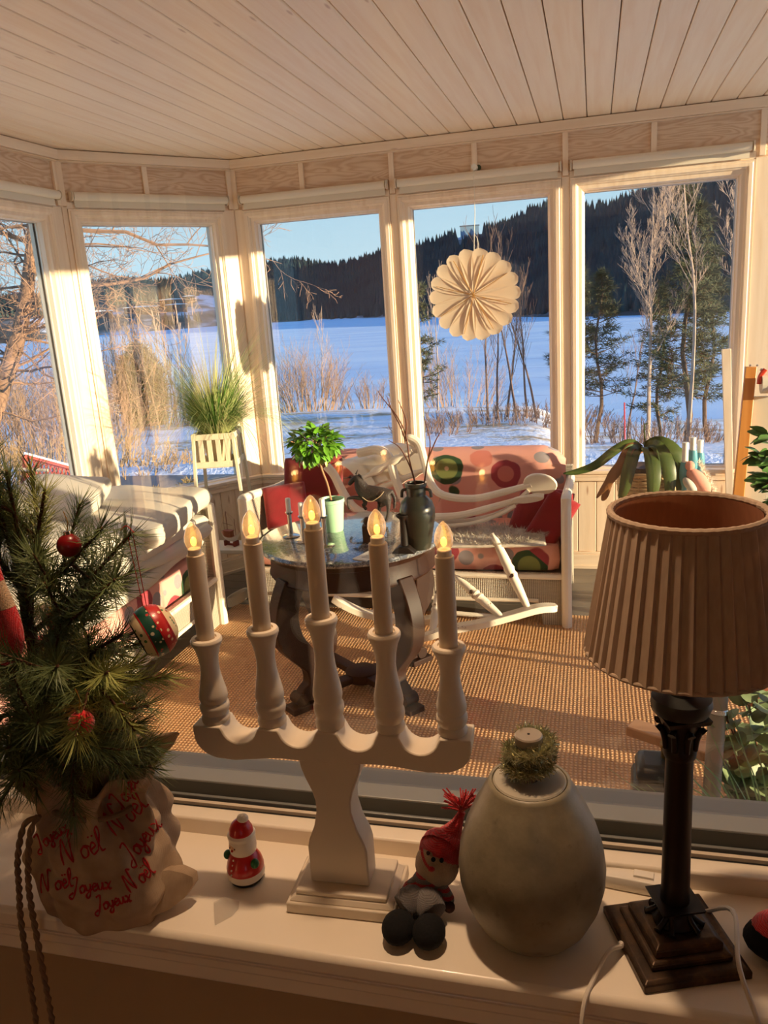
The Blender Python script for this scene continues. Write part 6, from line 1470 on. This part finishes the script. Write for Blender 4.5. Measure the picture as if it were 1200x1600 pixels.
wpart(T, 'lower_tube', MB().tube([b-up*.02, b.lerp(a, .86)], .0155, 24), mat('matt_grey_metal', (150, 142, 128), .5, .3)); wpart(T, 'joint', MB().tube([b.lerp(a, .86), b.lerp(a, .9)], .0185, 24), SILV, bevel=.002); wpart(T, 'upper_tube', MB().tube([b.lerp(a, .9), a+up*.25], .0165, 24), MATS['matt_grey_metal'])
# eucalyptus
T = thing('eucalyptus', 'round leaved grey green branch plant in a low bowl at the lower right', 'plant', aty(1205, 1275, 1.5)); T.location.z = BZ
put('bowl', MB().lathe([(.05, 0), (.09, .03), (.105, .08), (.10, .08), (.0, .065)], n=32, cap=False), mat('dark_brown_bowl', (60, 40, 28), .4), T)
EU = mat('eucalyptus_leaf', (120, 138, 96), .5, vary=.3, vscale=10); g = random.Random(15)
out_ = [(math.cos(i*PI/6)*.5, math.sin(i*PI/6)*.44) for i in range(12)]
proto = None
def disc(L):
    mb = MB(); mb.add([(L*(x+.5), L*y, .12*L*(x*x*2-abs(y))) for x, y in out_]+[(L*.5, 0, -.02*L)], [(i, (i+1) % 12, 12) for i in range(12)]); return mb
protos = [put('leaf', disc(L), EU, T, smooth=60) for L in (.05, .04, .032)]
stems = MB(); cnt = 0
for i in range(11):
    tx, ty = [(1170, 1100), (1145, 1135), (1195, 1150), (1160, 1180), (1215, 1100), (1130, 1110), (1185, 1210), (1150, 1215), (1225, 1190), (1180, 1075), (1140, 1165)][i]
    tip = aty(tx, ty, 1.42+.03*(i % 5))-T.location; P = smoothpath([(0, 0, .06), tip*.5+Vector((0, 0, .04)), tip], 5); stems.tube(P, .002, 5)
    for k in range(3, len(P)):
        for s in (-1, 1):
            o = protos[cnt] if cnt < 3 else protos[g.randrange(3)].copy()
            if cnt >= 3: COL.objects.link(o)
            cnt += 1; orient(o, P[k]+Vector((g.gauss(0, .008), g.gauss(0, .008), g.gauss(0, .008))), (s*g.uniform(.3, 1), g.uniform(-1, .3), g.uniform(-.3, .8)), g.uniform(-1, 1))
put('stems', stems, mat('red_brown_stem', (122, 84, 58), .6), T)
T = thing('spider_grass', 'long thin arching green blades fanning left across the lower right of the window', 'plant', aty(1225, 1330, 1.25)); T.location.z = .336
g = random.Random(21); mb = MB(); bs = Vector((.0, 0, .02))
TI = [(950, 1200), (985, 1222), (975, 1262), (985, 1278), (1005, 1305), (1060, 1160), (1100, 1120), (1085, 1190), (1060, 1230), (1120, 1085), (1140, 1100), (1040, 1210), (1030, 1255), (1050, 1290), (1110, 1240), (1085, 1262), (1135, 1195), (1150, 1150), (1128, 1215), (1100, 1225), (988, 1240), (1010, 1225), (1160, 1240), (1170, 1130), (1070, 1200), (1045, 1180)]
for i, (x, y) in enumerate(TI):
    tip = aty(x, y, 1.18+.05*(i % 4))-T.location; m = tip*.5+Vector((0, 0, .05+.02*(i % 3))); P = smoothpath([bs+Vector((g.uniform(-.02, .02), g.uniform(-.02, .02), 0)), m, tip], 7); n_ = len(P); v = []
    for k, q in enumerate(P): t = (P[min(n_-1, k+1)]-P[max(0, k-1)]).normalized(); s = t.cross(Vector((.1, -.6, .8))).normalized()*.0022*max(.12, 1-(k/(n_-1))**2); v += [q-s, q+s]
    mb.add(v, [(2*k, 2*k+1, 2*k+3, 2*k+2) for k in range(n_-1)])
put('blades', mb, mat('blade_green', (116, 156, 96), .4, vary=.2), T, smooth=60)['kind'] = 'stuff'
put('pot', MB().lathe([(.035, 0), (.045, .05), (.04, .05), (0, .04)], n=24, cap=False), POTM, T)
# plant at the right edge in front of the easel
T = thing('jade_branch', 'leafy green branch of a plant at the right picture edge before the easel', 'plant', Vector((.62, 2.6, FZ)))
put('pot', MB().lathe([(.09, 0), (.13, .24), (.135, .26), (.12, .26), (0, .22)], n=32, cap=False), mat('clay_pot', (150, 90, 60), .7), T)
lf = [put('leaf', leafmesh(MB(), L, L*.5, n=4), mat('mid_green_leaf', (96, 136, 72), .35, vary=.3, vscale=10), T, smooth=60) for L in (.06, .05)]; c = 0; st_ = MB()
for tips in ([(1205, 735), (1188, 710)], [(1215, 750), (1192, 765)], [(1210, 700), (1200, 680)], [(1215, 780), (1195, 745)]):
    P = smoothpath([Vector((.62, 2.6, FZ+.2)), aty(1230, 850, 2.6)]+[aty(x, y, 2.6) for x, y in tips], 6); st_.tube([p-T.location for p in P], .003, 5)
    for q in P[8:]:
        for s in (-1, 1):
            o = lf[c] if c < 2 else lf[c % 2].copy()
            if c >= 2: COL.objects.link(o)
            c += 1; orient(o, q-T.location, (s*g.uniform(.3, 1), g.uniform(-.8, .2), g.uniform(-.1, .8)), g.uniform(-1, 1))
put('stem', st_, MATS['red_brown_stem'], T)
